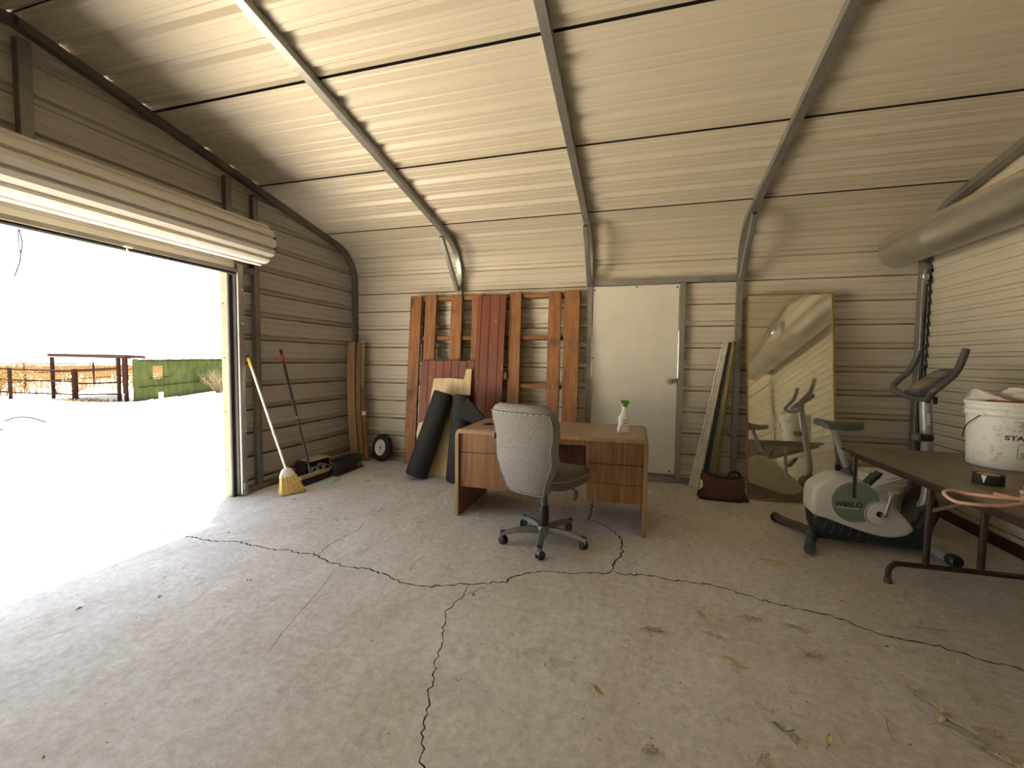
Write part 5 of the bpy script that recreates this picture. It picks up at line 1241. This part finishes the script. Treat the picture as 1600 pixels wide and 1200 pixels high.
tk = root('transformer_unit', (-3.45, 4.02, 0), 'old electrical unit with a tan top and exposed coils behind the brooms', 'electrical unit')
obj('casing', MB().box((-3.475, 4.02, .095), (.15, .34, .17), Matrix.Rotation(-.1, 3, 'Z'), .006), 'leather_dark', tk)
obj('top_plate', MB().box((-3.442, 4.02, .190), (.17, .27, .014), Matrix.Rotation(-.1, 3, 'Z'), .004).box((-3.43, 4.02, .198), (.012, .27, .006), Matrix.Rotation(-.1, 3, 'Z')), 'tan_metal', tk)
obj('front_tray', MB().box((-3.362, 4.02, .018), (.10, .32, .03), Matrix.Rotation(-.1, 3, 'Z'), .004), 'dark_metal', tk)
for yy, xx, zz in ((3.90, -3.36, .085), (4.08, -3.35, .080), (4.00, -3.36, .11)):
    M = axisM((xx, yy, zz), (1, -.35, .1)); mb = MB()
    for k in range(4): mb.tube([M @ V((.036 * cos(j * .52), .036 * sin(j * .52), .011 * k)) for j in range(12)], .005, 5, closed=True)
    obj('coil', mb, 'zinc_bright' if yy < 3.95 else 'zinc', tk)
for k in range(6):
    a_ = V((-3.36 + rnd.uniform(-.03, .03), 3.88 + .05 * k, .13)); obj('wire', MB().tube(smoothpath([a_, a_ + V((.03, .02, -.03)), a_ + V((.02, .05, -.08)), a_ + V((.04, .03, -.11))], 3), .004, 5), ('black_plastic', 'zinc', 'bag_film')[k % 3], tk)
bx = root('black_box', (-3.20, 4.29, 0), 'long flat black box with white triangle marks by the planks', 'box')
rb = Matrix.Rotation(R(2), 3, 'Z')
obj('box_body', MB().box((-3.215, 4.285, .073), (.07, .50, .145), rb, .006), 'black_plastic', bx)
obj('box_lid', MB().box((-3.235, 4.30, .150), (.10, .46, .010), Matrix.Rotation(.12, 3, 'Y'), .003), 'black_plastic', bx)
for y_ in (4.455, 4.505):
    obj('triangle_mark', MB().add([(-3.1795 - (y_ - 4.285) * .035, y_ - .018, .030), (-3.1795 - (y_ - 4.285) * .035, y_ + .018, .030), (-3.1795 - (y_ - 4.285) * .035, y_ + .004, .072 + (.02 if y_ > 4.48 else 0))], [(0, 1, 2)]), 'chip_white', bx, smooth=0)
obj('label_line', MB().box((-3.1745, 4.08, .052), (.001, .045, .007)).box((-3.1765, 4.15, .056), (.001, .05, .005)), 'teal', bx)
obj('bottom_flange', MB().box((-3.195, 4.285, .006), (.085, .51, .010), rb, .003), 'dark_metal', bx)
mb = MB().pillow([(-.075, -.03), (-.01, -.034), (.07, -.028), (.075, .03), (.0, .034), (-.07, .03)], lambda a_, b_, d: V((-3.08 + .35 * a_ * 0 + b_ * 1.0, 3.872 + a_, d + .012 * max(0, a_ / .075))), .001, .014, .006)
solo('teal_packet', mb, 'teal', 'flat pale teal packet on the floor in front of the push broom', 'packet')

# ------------------------------------------------------------------ dried plant bits on the floor
def sprig(x, y, ang, L, label, seed, mat='dry_twig', lumps=22, group=None):
    q = random.Random(seed); mb = MB(); d = V((cos(ang), sin(ang), 0)); s = V((-sin(ang), cos(ang), 0)); stem = []
    for k in range(7): u = k / 6; stem.append(V((x, y, .006 + .006 * sin(u * 3))) + d * L * (u - .5) + s * q.uniform(-.006, .006))
    mb.tube(stem, [.0022] * 6 + [.001], 5)
    for k in range(lumps):
        u = q.uniform(.25, 1); c = V((x, y, .006)) + d * L * (u - .5) + s * q.uniform(-.012, .012); a_ = q.uniform(0, 6.28); l_ = q.uniform(.008, .022)
        e = V((cos(a_) * l_, sin(a_) * l_, q.uniform(-.2, .8) * .010)); c.z += q.uniform(0, .008); w_ = V((-e.y, e.x, 0)) * .3
        mb.add([c - e * .5, c + w_, c + e * .5, c - w_, c + V((0, 0, .004))], [(0, 1, 4), (1, 2, 4), (2, 3, 4), (3, 0, 4), (3, 2, 1, 0)])
    return solo('dried_sprig', mb, mat, label, 'dried plant', group, smooth=0)
def leaf(x, y, ang, L, W, label, seed, mat):
    q = random.Random(seed); d = V((cos(ang), sin(ang), 0)); s = V((-sin(ang), cos(ang), 0)); mb = MB()
    def lp(u, v_, dz=0):
        w_ = W * sin(pi * min(.985, .03 + u * .955)) ** 1.15; b_ = (v_ * 2 - 1)
        return V((x, y, 0)) + d * L * (u - .5) + s * b_ * w_ / 2 + V((0, 0, .003 + dz + .009 * abs(b_) ** 1.5 * (.4 + .6 * u) + .008 * sin(u * 4 + seed)  + .008))
    mb.grid(lambda u, v_: lp(u, v_), 9, 7); mb.grid(lambda u, v_: lp(u, v_, -.0012), 9, 7)
    mb.tube([lp(0, .5), lp(0, .5) - d * .02 - V((0, 0, .004))], .0016, 5)
    return solo('dried_leaf', mb, mat, label, 'leaf', smooth=60)
sprig(.351, 2.34, R(-70), .17, 'thick dried seed stalk on the floor just below the crack', 1, lumps=44)
sprig(.365, 2.193, R(-25), .09, 'small dried sprig below the thick seed stalk', 2)
sprig(.094, 2.156, R(5), .10, 'dried twig tip lying in the open left of the seed stalks', 3)
sprig(.576, 2.403, R(0), .11, 'flat dried twig beside the crack right of the thick seed stalk', 4)
sprig(.775, 2.381, R(-20), .11, 'dried tuft near the crack above the bigger leaf litter', 5)
sprig(.767, 2.165, R(0), .10, 'curled dried plant clump in the middle of the litter', 6, lumps=34)
leaf(.439, 2.006, R(-25), .085, .024, 'yellowish curled leaf lying on the open floor', 1, 'dry_leaf')
leaf(-.116, 1.676, R(-35), .045, .022, 'small tan leaf lying alone on the open floor', 2, 'dry_leaf')
leaf(.53, 1.69, R(-20), .065, .032, 'pale green crumpled leaf near the bottom of the view', 3, 'green_leaf')
sprig(.555, 1.655, R(-60), .075, 'brown stalk bit touching the pale green leaf', 7, lumps=26)
leaf(.662, 1.674, R(60), .034, .018, 'round pale seed husk right of the green leaf', 4, 'dry_leaf')
sprig(.07, 1.463, R(20), .06, 'short dried twig at the bottom edge near the middle', 8)
sprig(.421, 1.532, R(50), .07, 'pale dried bit at the bottom edge below the green leaf', 9)
sprig(1.095, 2.02, R(-62), .20, 'long dried seed head stalk on the right of the floor', 10, lumps=60)
sprig(1.398, 2.55, R(2), .17, 'flat grey twig beyond the crack near the table foot', 11, lumps=16)
leaf(1.092, 1.885, R(10), .040, .017, 'small yellow leaf beside the green blade', 5, 'dry_leaf')
leaf(1.14, 1.862, R(-35), .13, .022, 'yellow green blade of grass lying on a seed stalk', 6, 'green_leaf')
sprig(1.165, 1.79, R(-42), .19, 'thick seed stalk at the lower right under the green blade', 12, lumps=70)
sprig(1.218, 1.886, R(-10), .08, 'dried crumb cluster by the right edge of the floor', 13)
solo('dry_straw', MB().tube(smoothpath([(.908, 1.86, .004), (.885, 1.79, .006), (.875, 1.73, .005), (.90, 1.665, .004), (.925, 1.645, .005)], 4), .0022, 5), 'dry_twig', 'long thin curved stem near the bottom right of the floor', 'stem')
solo('dry_straw', MB().tube([(.893, 1.895, .004), (.925, 1.83, .005)], .0022, 5), 'dry_leaf', 'short straight straw above the long curved stem', 'stem')
mb = MB(); q = random.Random(21)
for k in range(16): a_ = q.uniform(-.6, .5); c = V((.889 + q.uniform(-.06, .06), 3.14 + q.uniform(-.03, .03), .004)); e = V((cos(a_), sin(a_), .03)) * q.uniform(.02, .05); mb.tube([c - e, c + e], .0014, 4)
solo('straw_wisp', mb, 'dry_leaf', 'wispy straw tuft on the floor in front of the bike', 'straw')
mb = MB(); q = random.Random(22)
for k in range(900):
    x_ = q.gauss(.6, .75); y_ = q.gauss(2.1, .6)
    if k % 3 == 0: x_ = q.uniform(-3.2, 2.2); y_ = q.uniform(.8, 4.6)
    if not (-3.4 < x_ < 2.3 and .6 < y_ < 4.8): continue
    a_ = q.uniform(0, 6.28); l_ = q.uniform(.002, .008) if k % 9 else q.uniform(.01, .022); e = V((cos(a_), sin(a_), 0)) * l_; w_ = V((-e.y, e.x, 0)) * q.uniform(.2, .7); c = V((x_, y_, .001))
    mb.add([c - e, c + w_, c + e, c - w_, c + V((0, 0, l_ * .5))], [(0, 1, 4), (1, 2, 4), (2, 3, 4), (3, 0, 4)])
solo('debris', mb, 'dry_twig', 'crumbs and chaff scattered over the concrete', 'debris', kind='stuff', smooth=0)
mb = MB()
for x_, y_ in ((.995, 2.81), (1.379, 2.308), (.2, 2.9)):
    mb.add([V((x_, y_, .001)) + V((cos(a_) * .010, sin(a_) * .008, 0)) for a_ in (0, 1.2, 2.6, 3.9, 5)] + [V((x_, y_, .008))], [(0, 1, 5), (1, 2, 5), (2, 3, 5), (3, 4, 5), (4, 0, 5)])
solo('pebbles', mb, 'chip_white', 'tiny white chips scattered over the concrete', 'chips', kind='stuff', smooth=0)
